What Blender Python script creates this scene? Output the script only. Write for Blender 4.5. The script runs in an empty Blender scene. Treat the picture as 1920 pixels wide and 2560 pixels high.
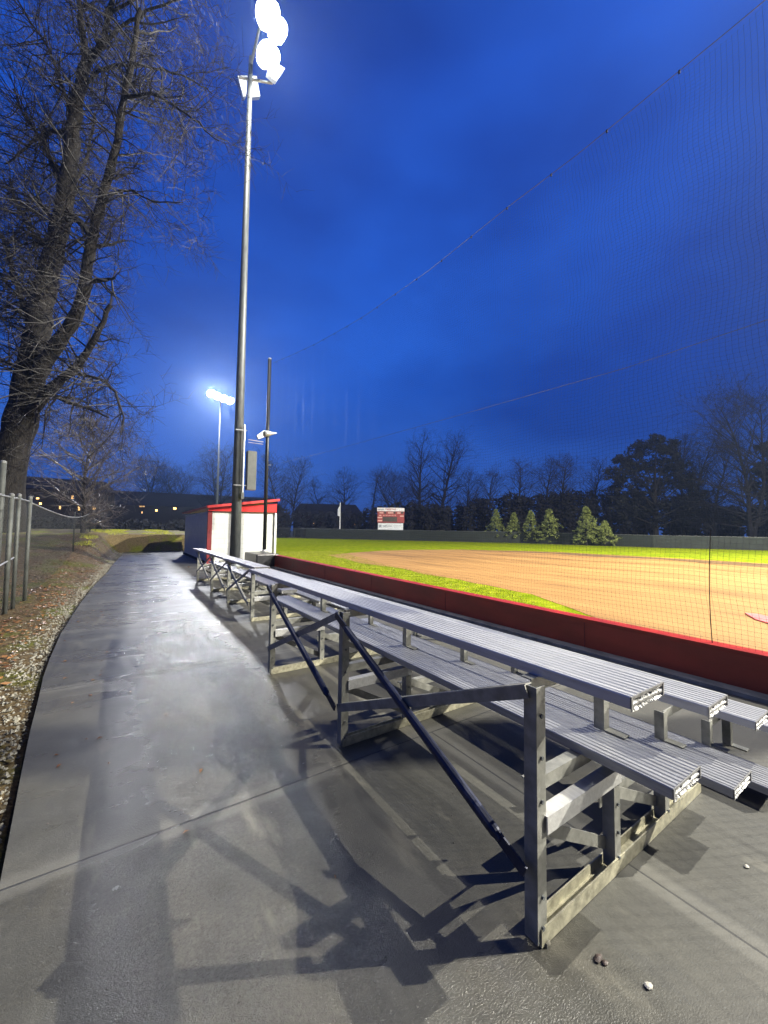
import bpy, math, random
from mathutils import Vector, noise
C = bpy.data.collections.new('Scene_objects'); bpy.context.scene.collection.children.link(C)
sc = bpy.context.scene
PI = math.pi

# ---------------------------------------------------------------- camera
F, CX, CY, H = 961.0, 960.0, 1280.0, 1.40
PITCH, ROLL, YAW = math.radians(2.8594), math.radians(0.75), math.radians(-33.812)
def _rot(v, a): return Vector((v[0]*math.cos(a)-v[1]*math.sin(a), v[0]*math.sin(a)+v[1]*math.cos(a), v[2]))
_f = Vector((0, math.cos(PITCH), math.sin(PITCH))); _r = Vector((1, 0, 0)); _u = _r.cross(_f)
_r2 = _r*math.cos(ROLL) + _u*math.sin(ROLL); _u2 = _u*math.cos(ROLL) - _r*math.sin(ROLL)
RT, UP, FW = _rot(_r2, YAW), _rot(_u2, YAW), _rot(_f, YAW)
EYE = Vector((0, 0, H))
cam_d = bpy.data.cameras.new('camera'); cam = bpy.data.objects.new('camera', cam_d); C.objects.link(cam)
cam_d.sensor_fit = 'VERTICAL'; cam_d.sensor_height = 36; cam_d.lens = 36*F/2560
cam_d.clip_start = 0.05; cam_d.clip_end = 3000
from mathutils import Matrix
cam.matrix_world = Matrix(((RT.x, UP.x, -FW.x, 0), (RT.y, UP.y, -FW.y, 0), (RT.z, UP.z, -FW.z, H), (0, 0, 0, 1)))
sc.camera = cam
# survey helpers: turn a bearing measured on the photograph into a place in the world
def ray(x, y): return FW + RT*((x-CX)/F) - UP*((y-CY)/F)
def onG(x, y, z=0.0): r = ray(x, y); return EYE + r*((z-H)/r.z)
def onX(x, y, X): r = ray(x, y); return EYE + r*(X/r.x)
def onY(x, y, Y): r = ray(x, y); return EYE + r*(Y/r.y)
def onD(x, y, D): return EYE + ray(x, y)*D

# ---------------------------------------------------------------- world, exposure
w = bpy.data.worlds.new('World'); sc.world = w; w.use_nodes = True
nt = w.node_tree; nt.nodes.clear()
def N(nt, t, **k):
    n = nt.nodes.new(t)
    for a, b in k.items():
        if a.startswith('i_'):
            key = a[2:]; key = int(key) if key.isdigit() else key
            n.inputs[key].default_value = b
        else: setattr(n, a, b)
    return n
out = N(nt, 'ShaderNodeOutputWorld'); bg = N(nt, 'ShaderNodeBackground'); nt.links.new(bg.outputs[0], out.inputs[0])
tc = N(nt, 'ShaderNodeTexCoord'); sp = N(nt, 'ShaderNodeSeparateXYZ'); nt.links.new(tc.outputs['Generated'], sp.inputs[0])
rmp = N(nt, 'ShaderNodeValToRGB'); nt.links.new(sp.outputs[2], rmp.inputs[0])
e = rmp.color_ramp.elements
e[0].position = 0.0; e[0].color = (0.024, 0.085, 0.36, 1)
e[1].position = 1.0; e[1].color = (0.004, 0.020, 0.13, 1)
for p_, c_ in ((0.12, (0.016, 0.086, 0.43, 1)), (0.35, (0.007, 0.080, 0.52, 1)), (0.78, (0.006, 0.066, 0.50, 1))):
    q = e.new(p_); q.color = c_
mp = N(nt, 'ShaderNodeMapping'); nt.links.new(tc.outputs['Generated'], mp.inputs[0]); mp.inputs['Scale'].default_value = (1, 1, 2.2)
ns = N(nt, 'ShaderNodeTexNoise', i_Scale=1.45, i_Detail=4.0, i_Roughness=0.5); nt.links.new(mp.outputs[0], ns.inputs['Vector'])
r2 = N(nt, 'ShaderNodeValToRGB'); nt.links.new(ns.outputs[0], r2.inputs[0])
r2.color_ramp.elements[0].position = 0.36; r2.color_ramp.elements[0].color = (.55, .63, .68, 1)
r2.color_ramp.elements[1].position = 0.66; r2.color_ramp.elements[1].color = (2.1, 1.5, 1.25, 1)
mx = N(nt, 'ShaderNodeMix', data_type='RGBA', blend_type='MULTIPLY'); mx.inputs[0].default_value = 1
nt.links.new(rmp.outputs[0], mx.inputs[6]); nt.links.new(r2.outputs[0], mx.inputs[7])
dt = N(nt, 'ShaderNodeVectorMath', operation='DOT_PRODUCT'); nt.links.new(tc.outputs['Generated'], dt.inputs[0]); dt.inputs[1].default_value = (-.25, .96, .1)
dr_ = N(nt, 'ShaderNodeMapRange', i_1=-.7, i_2=.1, i_3=.10, i_4=1.0); nt.links.new(dt.outputs['Value'], dr_.inputs[0])
mx3 = N(nt, 'ShaderNodeMix', data_type='RGBA', blend_type='MULTIPLY'); mx3.inputs[0].default_value = 1; nt.links.new(mx.outputs[2], mx3.inputs[6]); nt.links.new(dr_.outputs[0], mx3.inputs[7])
nt.links.new(mx3.outputs[2], bg.inputs[0]); bg.inputs[1].default_value = 1.0
sc.view_settings.view_transform = 'Standard'; sc.view_settings.look = 'None'
sc.view_settings.exposure = 0; sc.view_settings.gamma = 1

# ---------------------------------------------------------------- helpers
def tag(o, label=None, cat=None, group=None, kind=None):
    if label: o['label'] = label
    if cat: o['category'] = cat
    if group: o['group'] = group
    if kind: o['kind'] = kind
    return o
def empty(name, loc, label, cat, group=None, rz=0):
    o = bpy.data.objects.new(name, None); C.objects.link(o); o.location = loc; o.rotation_euler = (0, 0, rz)
    o.empty_display_size = .2
    return tag(o, label, cat, group)
class MB:
    def __init__(s): s.v = []; s.f = []; s.uv = None
    def box(s, a, b, M=None):
        n = len(s.v)
        for x in (a[0], b[0]):
            for y in (a[1], b[1]):
                for z in (a[2], b[2]):
                    p = Vector((x, y, z)); s.v.append(tuple(M @ p if M else p))
        s.f += [tuple(n+i for i in q) for q in ((0, 1, 3, 2), (4, 6, 7, 5), (0, 4, 5, 1), (2, 3, 7, 6), (0, 2, 6, 4), (1, 5, 7, 3))]
        return s
    def tube(s, pts, rad, sides=8, cap=True):
        pts = [Vector(p) for p in pts]
        if not hasattr(rad, '__len__'): rad = [rad]*len(pts)
        n = len(s.v); up = Vector((0, 0, 1))
        t0 = (pts[1]-pts[0]).normalized()
        a = t0.cross(up if abs(t0.z) < .9 else Vector((1, 0, 0))).normalized()
        for i, p in enumerate(pts):
            t = (pts[min(i+1, len(pts)-1)] - pts[max(i-1, 0)]).normalized()
            a = (a - t*a.dot(t)).normalized(); b = t.cross(a)
            for k in range(sides):
                an = 2*PI*k/sides
                s.v.append(tuple(p + (a*math.cos(an)+b*math.sin(an))*rad[i]))
        for i in range(len(pts)-1):
            for k in range(sides):
                k2 = (k+1) % sides
                s.f.append((n+i*sides+k, n+i*sides+k2, n+(i+1)*sides+k2, n+(i+1)*sides+k))
        if cap:
            s.f.append(tuple(n+k for k in reversed(range(sides))))
            s.f.append(tuple(n+(len(pts)-1)*sides+k for k in range(sides)))
        return s
    def extrude(s, prof, fn, t0, t1, caps=True):
        """closed 2-D profile swept between t0 and t1; fn(a,b,t) gives the 3-D point"""
        n = len(s.v); m = len(prof)
        for t in (t0, t1):
            for a, b in prof: s.v.append(tuple(fn(a, b, t)))
        for k in range(m):
            k2 = (k+1) % m; s.f.append((n+k, n+k2, n+m+k2, n+m+k))
        if caps: s.f.append(tuple(n+k for k in reversed(range(m)))); s.f.append(tuple(n+m+k for k in range(m)))
        return s
    def bar(s, p, q, w_, t_, side):
        """flat bar from p to q, w_ wide along 'side'"""
        p, q = Vector(p), Vector(q); d = (q-p).normalized(); sd = Vector(side); sd = (sd-d*sd.dot(d)).normalized(); nn = d.cross(sd)
        n = len(s.v)
        for o in (p, q):
            for i, j in ((-1, -1), (1, -1), (1, 1), (-1, 1)): s.v.append(tuple(o+sd*(w_/2*i)+nn*(t_/2*j)))
        s.f += [(n, n+3, n+2, n+1), (n+4, n+5, n+6, n+7)] + [(n+k, n+(k+1) % 4, n+4+(k+1) % 4, n+4+k) for k in range(4)]
        return s
    def poly(s, pts, up=True):
        n = len(s.v); s.v += [tuple(p) for p in pts]; s.f.append(tuple(range(n, n+len(pts)))); return s
    def lathe(s, prof, M=None, sides=20):
        n = len(s.v)
        for r, z in prof:
            for k in range(sides):
                p = Vector((r*math.cos(2*PI*k/sides), r*math.sin(2*PI*k/sides), z)); s.v.append(tuple(M @ p if M else p))
        for i in range(len(prof)-1):
            for k in range(sides):
                k2 = (k+1) % sides; s.f.append((n+i*sides+k, n+i*sides+k2, n+(i+1)*sides+k2, n+(i+1)*sides+k))
        return s
    def build(s, name, mat, parent=None, smooth=False, bevel=0, uv=None, loc=None):
        me = bpy.data.meshes.new(name); me.from_pydata(s.v, [], s.f)
        o = bpy.data.objects.new(name, me); C.objects.link(o)
        mats = mat if isinstance(mat, list) else [mat]
        for m_ in mats: me.materials.append(m_)
        if uv:
            ul = me.uv_layers.new(name='m')
            for l in me.loops: ul.data[l.index].uv = uv(me.vertices[l.vertex_index].co)
        if smooth: me.polygons.foreach_set('use_smooth', [True]*len(me.polygons))
        if bevel:
            b = o.modifiers.new('b', 'BEVEL'); b.width = bevel; b.segments = 2; b.limit_method = 'ANGLE'
        if parent:
            o.parent = parent; o.matrix_parent_inverse = Matrix.Identity(4)
            # meshes are written in world coordinates: bring them into the parent's frame
            me.transform(Matrix.LocRotScale(parent.location, parent.rotation_euler, None).inverted())
        me.update(); return o
def subpart(o, child):
    """o's mesh is already in the thing's frame; child becomes a sub-part of it"""
    child.parent = o; child.matrix_parent_inverse = Matrix.Identity(4); return child

# ---------------------------------------------------------------- materials
def mat(name, col, rough=.6, metal=0, var=.15, vscale=8, bump=0, bscale=60, stretch=(1, 1, 1), spec=.5, coat=0, col2=None, detail=5, emis=None, est=0, rvar=0):
    m = bpy.data.materials.new(name); m.use_nodes = True; t = m.node_tree; b = t.nodes['Principled BSDF']
    b.inputs['Roughness'].default_value = rough; b.inputs['Metallic'].default_value = metal
    b.inputs['Specular IOR Level'].default_value = spec; b.inputs['Coat Weight'].default_value = coat
    tcn = N(t, 'ShaderNodeTexCoord'); mpn = N(t, 'ShaderNodeMapping'); mpn.inputs['Scale'].default_value = stretch
    t.links.new(tcn.outputs['Object'], mpn.inputs[0])
    n = N(t, 'ShaderNodeTexNoise', i_Scale=vscale, i_Detail=detail, i_Roughness=.6); t.links.new(mpn.outputs[0], n.inputs['Vector'])
    r = N(t, 'ShaderNodeValToRGB'); t.links.new(n.outputs[0], r.inputs[0])
    c2 = col2 or tuple(c*(1+var) for c in col); c1 = col if col2 else tuple(c*(1-var) for c in col)
    r.color_ramp.elements[0].position = .35; r.color_ramp.elements[0].color = (*c1, 1)
    r.color_ramp.elements[1].position = .65; r.color_ramp.elements[1].color = (*c2, 1)
    t.links.new(r.outputs[0], b.inputs['Base Color'])
    if rvar:
        mr = N(t, 'ShaderNodeMapRange', i_3=max(0.02, rough-rvar), i_4=min(1, rough+rvar)); t.links.new(n.outputs[0], mr.inputs[0]); t.links.new(mr.outputs[0], b.inputs['Roughness'])
    if bump:
        n2 = N(t, 'ShaderNodeTexNoise', i_Scale=bscale, i_Detail=4); t.links.new(mpn.outputs[0], n2.inputs['Vector'])
        bp = N(t, 'ShaderNodeBump', i_Strength=1.0, i_Distance=bump); t.links.new(n2.outputs[0], bp.inputs['Height']); t.links.new(bp.outputs[0], b.inputs['Normal'])
    if emis: b.inputs['Emission Color'].default_value = (*emis, 1); b.inputs['Emission Strength'].default_value = est
    return m
def ramp(t, src, stops):
    r = N(t, 'ShaderNodeValToRGB'); t.links.new(src, r.inputs[0]); el = r.color_ramp.elements
    el[0].position, el[0].color = stops[0][0], (*stops[0][1], 1); el[1].position, el[1].color = stops[-1][0], (*stops[-1][1], 1)
    for p_, c_ in stops[1:-1]: q_ = el.new(p_); q_.color = (*c_, 1)
    return r.outputs[0]
def math_(t, op, a, b=None, clamp=False):
    n = N(t, 'ShaderNodeMath', operation=op, use_clamp=clamp)
    for i, v in enumerate((a, b)):
        if v is None: continue
        if isinstance(v, (int, float)): n.inputs[i].default_value = v
        else: t.links.new(v, n.inputs[i])
    return n.outputs[0]
def noise_(t, vec, scale, detail=4, rough=.6, out=0):
    n = N(t, 'ShaderNodeTexNoise', i_Scale=scale, i_Detail=detail, i_Roughness=rough); t.links.new(vec, n.inputs['Vector']); return n.outputs[out]
def mixc(t, fac, a, b, mode='MIX'):
    n = N(t, 'ShaderNodeMix', data_type='RGBA', blend_type=mode)
    for i, v in ((0, fac), (6, a), (7, b)):
        if isinstance(v, (int, float)): n.inputs[i].default_value = v
        elif isinstance(v, tuple): n.inputs[i].default_value = (*v, 1)
        else: t.links.new(v, n.inputs[i])
    return n.outputs[2]

ALU = mat('aluminium', (.50, .50, .49), .40, .35, .12, 5, bump=.0004, bscale=60, stretch=(14, 1, 14), rvar=.15)
FOOT = mat('shaded_footboard_aluminium', (.34, .345, .36), .42, .5, .15, 5, bump=.0004, bscale=60, stretch=(14, 1, 14), rvar=.15)  # footboard metal darkened: the seats' shadow on the treads is in the colour
ALU2 = mat('aluminium_frame', (.24, .24, .215), .5, .35, .25, 14, bump=.0006, bscale=90, rvar=.15)
CREAM = mat('weathered_base_metal', (.38, .36, .26), .5, .15, .3, 30, bump=.001, bscale=150, rvar=.2)
FOIL = mat('crumpled_metal', (.24, .24, .24), .55, .5, .2, 20, bump=.0005, bscale=60)
DARKST = mat('blue_black_pipe', (.020, .024, .048), .45, .3, .3, 20)
STEEL = mat('galvanised_pole', (.115, .125, .13), .5, .3, .2, 3, stretch=(4, 4, 1), rvar=.12)
STEELL = mat('bright_steel', (.55, .56, .58), .35, .7, .1, 10)
BLACKP = mat('black_painted_pole', (.018, .019, .022), .38, .3, .3, 8)
BLACKV = mat('black_vinyl', (.03, .03, .033), .35, 0, .3, 8, bump=.004, bscale=9)
REDW = mat('dark_red_padding', (.30, .034, .016), .42, 0, .22, 3, bump=.003, bscale=7, stretch=(1, .4, 1), rvar=.15)
REDT = mat('bright_red_trim', (.30, .022, .010), .35, 0, .2, 5)
REDM = mat('red_metal', (.50, .018, .018), .35, .1, .15, 6)
MARO = mat('maroon_trim', (.16, .012, .014), .5, 0, .2, 6)
GREYB = mat('grey_electrical_paint', (.075, .08, .077), .5, .1, .12, 6)
WHITEP = mat('white_paint', (.75, .76, .76), .5, 0, .06, 4)
BARK = mat('bark', (.009, .007, .006), .85, 0, .45, 4, bump=.03, bscale=12, stretch=(3, 3, .6))
TWIG = mat('twigs', (.010, .008, .008), .6, 0, .4, 2)
TWIGF = mat('far_twigs', (.012, .011, .014), .9, 0, .3, .5)
PINE = mat('pine_needles', (.14, .165, .035), .7, 0, .5, 3)
DARKL = mat('dark_evergreen_leaves', (.006, .007, .005), .8, 0, .5, 1)
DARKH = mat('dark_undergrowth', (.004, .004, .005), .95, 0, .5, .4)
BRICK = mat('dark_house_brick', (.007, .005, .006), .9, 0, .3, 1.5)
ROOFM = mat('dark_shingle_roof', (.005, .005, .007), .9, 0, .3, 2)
WINL = mat('lit_window', (.2, .15, .1), .5, emis=(1, .56, .18), est=1.7)
WINB = mat('blue_lit_window', (.2, .2, .25), .5, emis=(.35, .5, .8), est=.25)
LAMPW = mat('warm_lamp_glass', (.2, .15, .1), .5, emis=(1, .58, .18), est=5)
LAMPC = mat('white_lamp_glass', (.3, .3, .3), .5, emis=(.9, 1, 1), est=6)
LENS = mat('floodlight_lens', (.8, .8, .8), .3, emis=(.86, .92, 1), est=60)
PEB = mat('pale_pebble', (.5, .48, .42), .6, 0, .2, 60)
PEBD = mat('dark_brown_debris', (.05, .035, .03), .6, 0, .4, 60)
LEAF = mat('fallen_leaf', (.075, .028, .008), .35, 0, .6, 1.7, col2=(.24, .115, .035))
GRAV = mat('gravel_stone', (.15, .14, .11), .5, 0, .5, 9)

def concrete():
    m = bpy.data.materials.new('wet_concrete'); m.use_nodes = True; t = m.node_tree; b = t.nodes['Principled BSDF']
    g = N(t, 'ShaderNodeTexCoord').outputs['Object']; s = N(t, 'ShaderNodeSeparateXYZ'); t.links.new(g, s.inputs[0]); X, Y = s.outputs[0], s.outputs[1]
    big = noise_(t, g, .9, 5); med = noise_(t, g, 4.5, 6); fine = noise_(t, g, 70, 4, .7)
    mp_ = N(t, 'ShaderNodeMapping'); mp_.inputs['Scale'].default_value = (.35, 3.0, 1); t.links.new(g, mp_.inputs[0]); streak = noise_(t, mp_.outputs[0], 1.3, 4)
    c = ramp(t, big, [(.3, (.056, .056, .048)), (.5, (.076, .074, .062)), (.7, (.100, .094, .077))])
    c = mixc(t, .55, c, ramp(t, med, [(.3, (.5, .5, .5)), (.7, (1, 1, 1))]), 'MULTIPLY')
    c = mixc(t, .5, c, ramp(t, fine, [(.35, (.65, .65, .65)), (.65, (1.2, 1.2, 1.2))]), 'MULTIPLY')
    # slab number along the path gives each slab its own tone; joints 2.35 m apart
    jy = math_(t, 'DIVIDE', math_(t, 'SUBTRACT', Y, 2.10), 2.28)
    slab = math_(t, 'FLOOR', jy); fr = math_(t, 'FRACT', jy)
    wn = N(t, 'ShaderNodeTexWhiteNoise', noise_dimensions='1D'); t.links.new(slab, wn.inputs['W'])
    c = mixc(t, 1.0, c, ramp(t, wn.outputs[0], [(0, (.86, .86, .86)), (1, (1.16, 1.15, 1.12))]), 'MULTIPLY')
    d = math_(t, 'MULTIPLY', math_(t, 'MINIMUM', fr, math_(t, 'SUBTRACT', 1.0, fr)), 2.28)
    d2 = math_(t, 'ABSOLUTE', math_(t, 'SUBTRACT', X, 1.83))
    d2 = math_(t, 'ADD', d2, math_(t, 'GREATER_THAN', Y, 2.1))
    dj = math_(t, 'MINIMUM', d, d2)
    dj = math_(t, 'ADD', dj, math_(t, 'MULTIPLY', math_(t, 'SUBTRACT', med, .5), .004))
    mp3 = N(t, 'ShaderNodeMapping'); mp3.inputs['Scale'].default_value = (2.6, .8, 1); mp3.inputs['Rotation'].default_value = (0, 0, .35); t.links.new(g, mp3.inputs[0])
    st1 = noise_(t, mp3.outputs[0], 1.6, 7, .62)
    sm = N(t, 'ShaderNodeMapRange', i_1=.57, i_2=.66, i_3=0, i_4=.55); t.links.new(st1, sm.inputs[0]); c = mixc(t, sm.outputs[0], c, (.14, .132, .105))
    dk = N(t, 'ShaderNodeMapRange', i_1=.44, i_2=.34, i_3=0, i_4=.45); t.links.new(st1, dk.inputs[0]); c = mixc(t, dk.outputs[0], c, (.05, .05, .048))
    bl = N(t, 'ShaderNodeMapRange', interpolation_type='SMOOTHSTEP', i_1=.035, i_2=.085, i_3=.5, i_4=0.0); t.links.new(math_(t, 'ADD', dj, math_(t, 'MULTIPLY', math_(t, 'SUBTRACT', big, .5), .12)), bl.inputs[0]); c = mixc(t, bl.outputs[0], c, (.13, .126, .108))
    line = math_(t, 'LESS_THAN', dj, .0050)
    c = mixc(t, line, c, (.03, .03, .028))
    t.links.new(c, b.inputs['Base Color'])
    # wet film: glossier in patches, and on the trowelled edges of each slab
    wet = math_(t, 'ADD', math_(t, 'MULTIPLY', big, .9), math_(t, 'MULTIPLY', streak, .75))
    wetx = N(t, 'ShaderNodeMapRange', interpolation_type='SMOOTHSTEP', i_1=1.0, i_2=1.7, i_3=0.0, i_4=.30); t.links.new(X, wetx.inputs[0])
    rr = N(t, 'ShaderNodeMapRange', i_1=.6, i_2=1.0, i_3=.44, i_4=.20); t.links.new(wet, rr.inputs[0])
    def puddle(cx, cy, rx, ry, k):
        a_ = math_(t, 'POWER', math_(t, 'DIVIDE', math_(t, 'SUBTRACT', X, cx), rx), 2.0); b_ = math_(t, 'POWER', math_(t, 'DIVIDE', math_(t, 'SUBTRACT', Y, cy), ry), 2.0)
        d_ = math_(t, 'ADD', math_(t, 'ADD', a_, b_), math_(t, 'MULTIPLY', math_(t, 'SUBTRACT', med, .5), 1.6))
        q_ = N(t, 'ShaderNodeMapRange', interpolation_type='SMOOTHSTEP', i_1=.3, i_2=1.5, i_3=k, i_4=0.0); t.links.new(d_, q_.inputs[0]); return q_.outputs[0]
    pud = math_(t, 'MAXIMUM', puddle(.62, 3.9, .5, 2.6, 1.0), puddle(.42, 1.5, .42, .7, .9))
    ro = math_(t, 'MULTIPLY', math_(t, 'ADD', rr.outputs[0], wetx.outputs[0]), math_(t, 'SUBTRACT', 1.0, math_(t, 'MULTIPLY', pud, .45)))
    t.links.new(ro, b.inputs['Roughness']); b.inputs['Specular IOR Level'].default_value = .55
    # broom / pebbly finish
    mp2 = N(t, 'ShaderNodeMapping'); mp2.inputs['Scale'].default_value = (1, 1.5, 1); t.links.new(g, mp2.inputs[0])
    vor = noise_(t, mp2.outputs[0], 120, 3, .6)
    hh = math_(t, 'ADD', math_(t, 'MULTIPLY', vor, 1.0), math_(t, 'MULTIPLY', med, 1.0)); hh = math_(t, 'ADD', hh, math_(t, 'MULTIPLY', noise_(t, g, 260, 2, .5), .55))
    edge = N(t, 'ShaderNodeMapRange', interpolation_type='SMOOTHSTEP', i_1=0.0, i_2=.012, i_3=-1.2, i_4=0.0); t.links.new(dj, edge.inputs[0])
    hh = math_(t, 'ADD', hh, edge.outputs[0])
    bp = N(t, 'ShaderNodeBump', i_Strength=1.0, i_Distance=.0030)
    bst = N(t, 'ShaderNodeMapRange', interpolation_type='SMOOTHSTEP', i_1=.9, i_2=1.6, i_3=1.0, i_4=.22); t.links.new(X, bst.inputs[0])
    bs2 = N(t, 'ShaderNodeMapRange', interpolation_type='SMOOTHSTEP', i_1=-.15, i_2=.25, i_3=.35, i_4=1.0); t.links.new(math_(t, 'ADD', X, math_(t, 'MULTIPLY', math_(t, 'SUBTRACT', big, .5), .8)), bs2.inputs[0])
    t.links.new(math_(t, 'MAXIMUM', math_(t, 'MULTIPLY', bst.outputs[0], bs2.outputs[0]), pud), bp.inputs['Strength']); t.links.new(hh, bp.inputs['Height']); t.links.new(bp.outputs[0], b.inputs['Normal'])
    return m
CONC = concrete()

def dirt():
    m = bpy.data.materials.new('leafy_dirt'); m.use_nodes = True; t = m.node_tree; b = t.nodes['Principled BSDF']
    g = N(t, 'ShaderNodeTexCoord').outputs['Object']
    a = noise_(t, g, .8, 6); f = noise_(t, g, 22, 6, .7); h = noise_(t, g, 5, 5)
    c = ramp(t, f, [(.3, (.016, .010, .004)), (.5, (.075, .050, .022)), (.7, (.17, .135, .075))])
    grn = ramp(t, f, [(.3, (.022, .026, .003)), (.7, (.12, .12, .016))])
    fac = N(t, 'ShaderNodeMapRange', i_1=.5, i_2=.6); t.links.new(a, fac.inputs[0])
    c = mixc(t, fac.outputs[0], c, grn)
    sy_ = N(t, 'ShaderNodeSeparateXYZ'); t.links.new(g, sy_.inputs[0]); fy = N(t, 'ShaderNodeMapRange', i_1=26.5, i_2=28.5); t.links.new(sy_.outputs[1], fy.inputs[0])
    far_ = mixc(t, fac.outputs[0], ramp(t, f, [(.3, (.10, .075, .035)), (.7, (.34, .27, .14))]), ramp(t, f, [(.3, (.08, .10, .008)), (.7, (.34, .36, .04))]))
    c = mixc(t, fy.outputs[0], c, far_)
    t.links.new(c, b.inputs['Base Color']); b.inputs['Roughness'].default_value = .75; b.inputs['Specular IOR Level'].default_value = .12
    bp = N(t, 'ShaderNodeBump', i_Strength=1.0, i_Distance=.03); t.links.new(math_(t, 'ADD', f, h), bp.inputs['Height']); t.links.new(bp.outputs[0], b.inputs['Normal'])
    return m
def turf():
    m = bpy.data.materials.new('winter_turf'); m.use_nodes = True; t = m.node_tree; b = t.nodes['Principled BSDF']
    g = N(t, 'ShaderNodeTexCoord').outputs['Object']
    a = noise_(t, g, .25, 4); h = noise_(t, g, 2.2, 6); f = noise_(t, g, 26, 6, .75)
    c = ramp(t, h, [(.3, (.10, .15, .005)), (.5, (.18, .225, .010)), (.7, (.28, .30, .022))])
    c = mixc(t, .7, c, ramp(t, f, [(.3, (.5, .55, .35)), (.7, (1.35, 1.3, 1.3))]), 'MULTIPLY')
    c = mixc(t, .5, c, ramp(t, a, [(.35, (.75, .85, .7)), (.65, (1.15, 1.05, 1.0))]), 'MULTIPLY')
    t.links.new(c, b.inputs['Base Color']); b.inputs['Roughness'].default_value = .8; b.inputs['Specular IOR Level'].default_value = .0
    bp = N(t, 'ShaderNodeBump', i_Strength=.9, i_Distance=.02); t.links.new(f, bp.inputs['Height']); t.links.new(bp.outputs[0], b.inputs['Normal'])
    return m
def clay():
    m = bpy.data.materials.new('infield_clay'); m.use_nodes = True; t = m.node_tree; b = t.nodes['Principled BSDF']
    g = N(t, 'ShaderNodeTexCoord').outputs['Object']
    mpn = N(t, 'ShaderNodeMapping'); mpn.inputs['Rotation'].default_value = (0, 0, -.45); mpn.inputs['Scale'].default_value = (1, .22, 1); t.links.new(g, mpn.inputs[0])
    a = noise_(t, mpn.outputs[0], .55, 5); h = noise_(t, mpn.outputs[0], 3, 5); f = noise_(t, g, 30, 5, .7)
    c = ramp(t, a, [(.32, (.165, .082, .013)), (.48, (.26, .132, .028)), (.66, (.31, .165, .040))])
    c = mixc(t, .4, c, ramp(t, h, [(.3, (.84, .80, .74)), (.6, (1.06, 1.06, 1.06))]), 'MULTIPLY')
    c = mixc(t, .35, c, ramp(t, f, [(.3, (.7, .7, .7)), (.7, (1.2, 1.2, 1.2))]), 'MULTIPLY')
    t.links.new(c, b.inputs['Base Color']); b.inputs['Roughness'].default_value = .75
    bp = N(t, 'ShaderNodeBump', i_Strength=.6, i_Distance=.015); t.links.new(math_(t, 'ADD', f, h), bp.inputs['Height']); t.links.new(bp.outputs[0], b.inputs['Normal'])
    return m
def blockwall():
    m = bpy.data.materials.new('painted_block'); m.use_nodes = True; t = m.node_tree; b = t.nodes['Principled BSDF']
    g = N(t, 'ShaderNodeTexCoord').outputs['Object']; s = N(t, 'ShaderNodeSeparateXYZ'); t.links.new(g, s.inputs[0])
    xy = math_(t, 'ADD', s.outputs[0], s.outputs[1]); cb = N(t, 'ShaderNodeCombineXYZ'); t.links.new(xy, cb.inputs[0]); t.links.new(s.outputs[2], cb.inputs[1])
    br = N(t, 'ShaderNodeTexBrick', i_Scale=1.0); br.inputs['Brick Width'].default_value = .4; br.inputs['Row Height'].default_value = .2; br.inputs['Mortar Size'].default_value = .006
    br.inputs['Color1'].default_value = (.52, .53, .52, 1); br.inputs['Color2'].default_value = (.47, .48, .48, 1); br.inputs['Mortar'].default_value = (.40, .41, .41, 1); t.links.new(cb.outputs[0], br.inputs['Vector'])
    n = noise_(t, g, 3, 5)
    c = mixc(t, .5, br.outputs[0], ramp(t, n, [(.3, (.82, .83, .82)), (.7, (1.05, 1.05, 1.05))]), 'MULTIPLY')
    t.links.new(c, b.inputs['Base Color']); b.inputs['Roughness'].default_value = .45
    f = noise_(t, g, 90, 3)
    bp = N(t, 'ShaderNodeBump', i_Strength=.7, i_Distance=.006); t.links.new(math_(t, 'SUBTRACT', math_(t, 'MULTIPLY', f, .2), br.outputs[1]), bp.inputs['Height']); t.links.new(bp.outputs[0], b.inputs['Normal'])
    return m
def meshmat(name, col, cell, wire, diamond=False, rough=.5, metal=0):
    """thin cords or wires: opaque along a grid given in metres by the UV map, open between"""
    m = bpy.data.materials.new(name); m.use_nodes = True; t = m.node_tree; b = t.nodes['Principled BSDF']; o = t.nodes['Material Output']
    b.inputs['Base Color'].default_value = (*col, 1); b.inputs['Roughness'].default_value = rough; b.inputs['Metallic'].default_value = metal
    uv = N(t, 'ShaderNodeTexCoord').outputs['UV']
    if diamond:
        mpn = N(t, 'ShaderNodeMapping'); mpn.inputs['Rotation'].default_value = (0, 0, PI/4); t.links.new(uv, mpn.inputs[0]); uv = mpn.outputs[0]
    s = N(t, 'ShaderNodeSeparateXYZ'); t.links.new(uv, s.inputs[0])
    k = []
    for i in (0, 1): k.append(math_(t, 'LESS_THAN', math_(t, 'FRACT', math_(t, 'DIVIDE', s.outputs[i], cell)), wire/cell))
    fac = math_(t, 'MAXIMUM', k[0], k[1])
    tr = N(t, 'ShaderNodeBsdfTransparent'); mx_ = N(t, 'ShaderNodeMixShader'); t.links.new(fac, mx_.inputs[0]); t.links.new(tr.outputs[0], mx_.inputs[1]); t.links.new(b.outputs[0], mx_.inputs[2]); t.links.new(mx_.outputs[0], o.inputs[0])
    return m
DIRT, TURF, CLAY, BLOCK = dirt(), turf(), clay(), blockwall()
NETM = meshmat('black_net_cord', (.10, .10, .11), .0445, .0016, rough=.55)
LINKM = meshmat('chain_link_wire', (.075, .08, .075), .055, .0062, True, .6, .2)
FPOST = mat('weathered_fence_post', (.065, .07, .065), .65, .2, .3, 5)
RIMW = mat('tarnished_rail', (.16, .165, .165), .5, .4, .3, 5)
SCRM = mat('green_black_windscreen', (.008, .012, .009), .8, 0, .3, 1.2)

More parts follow.
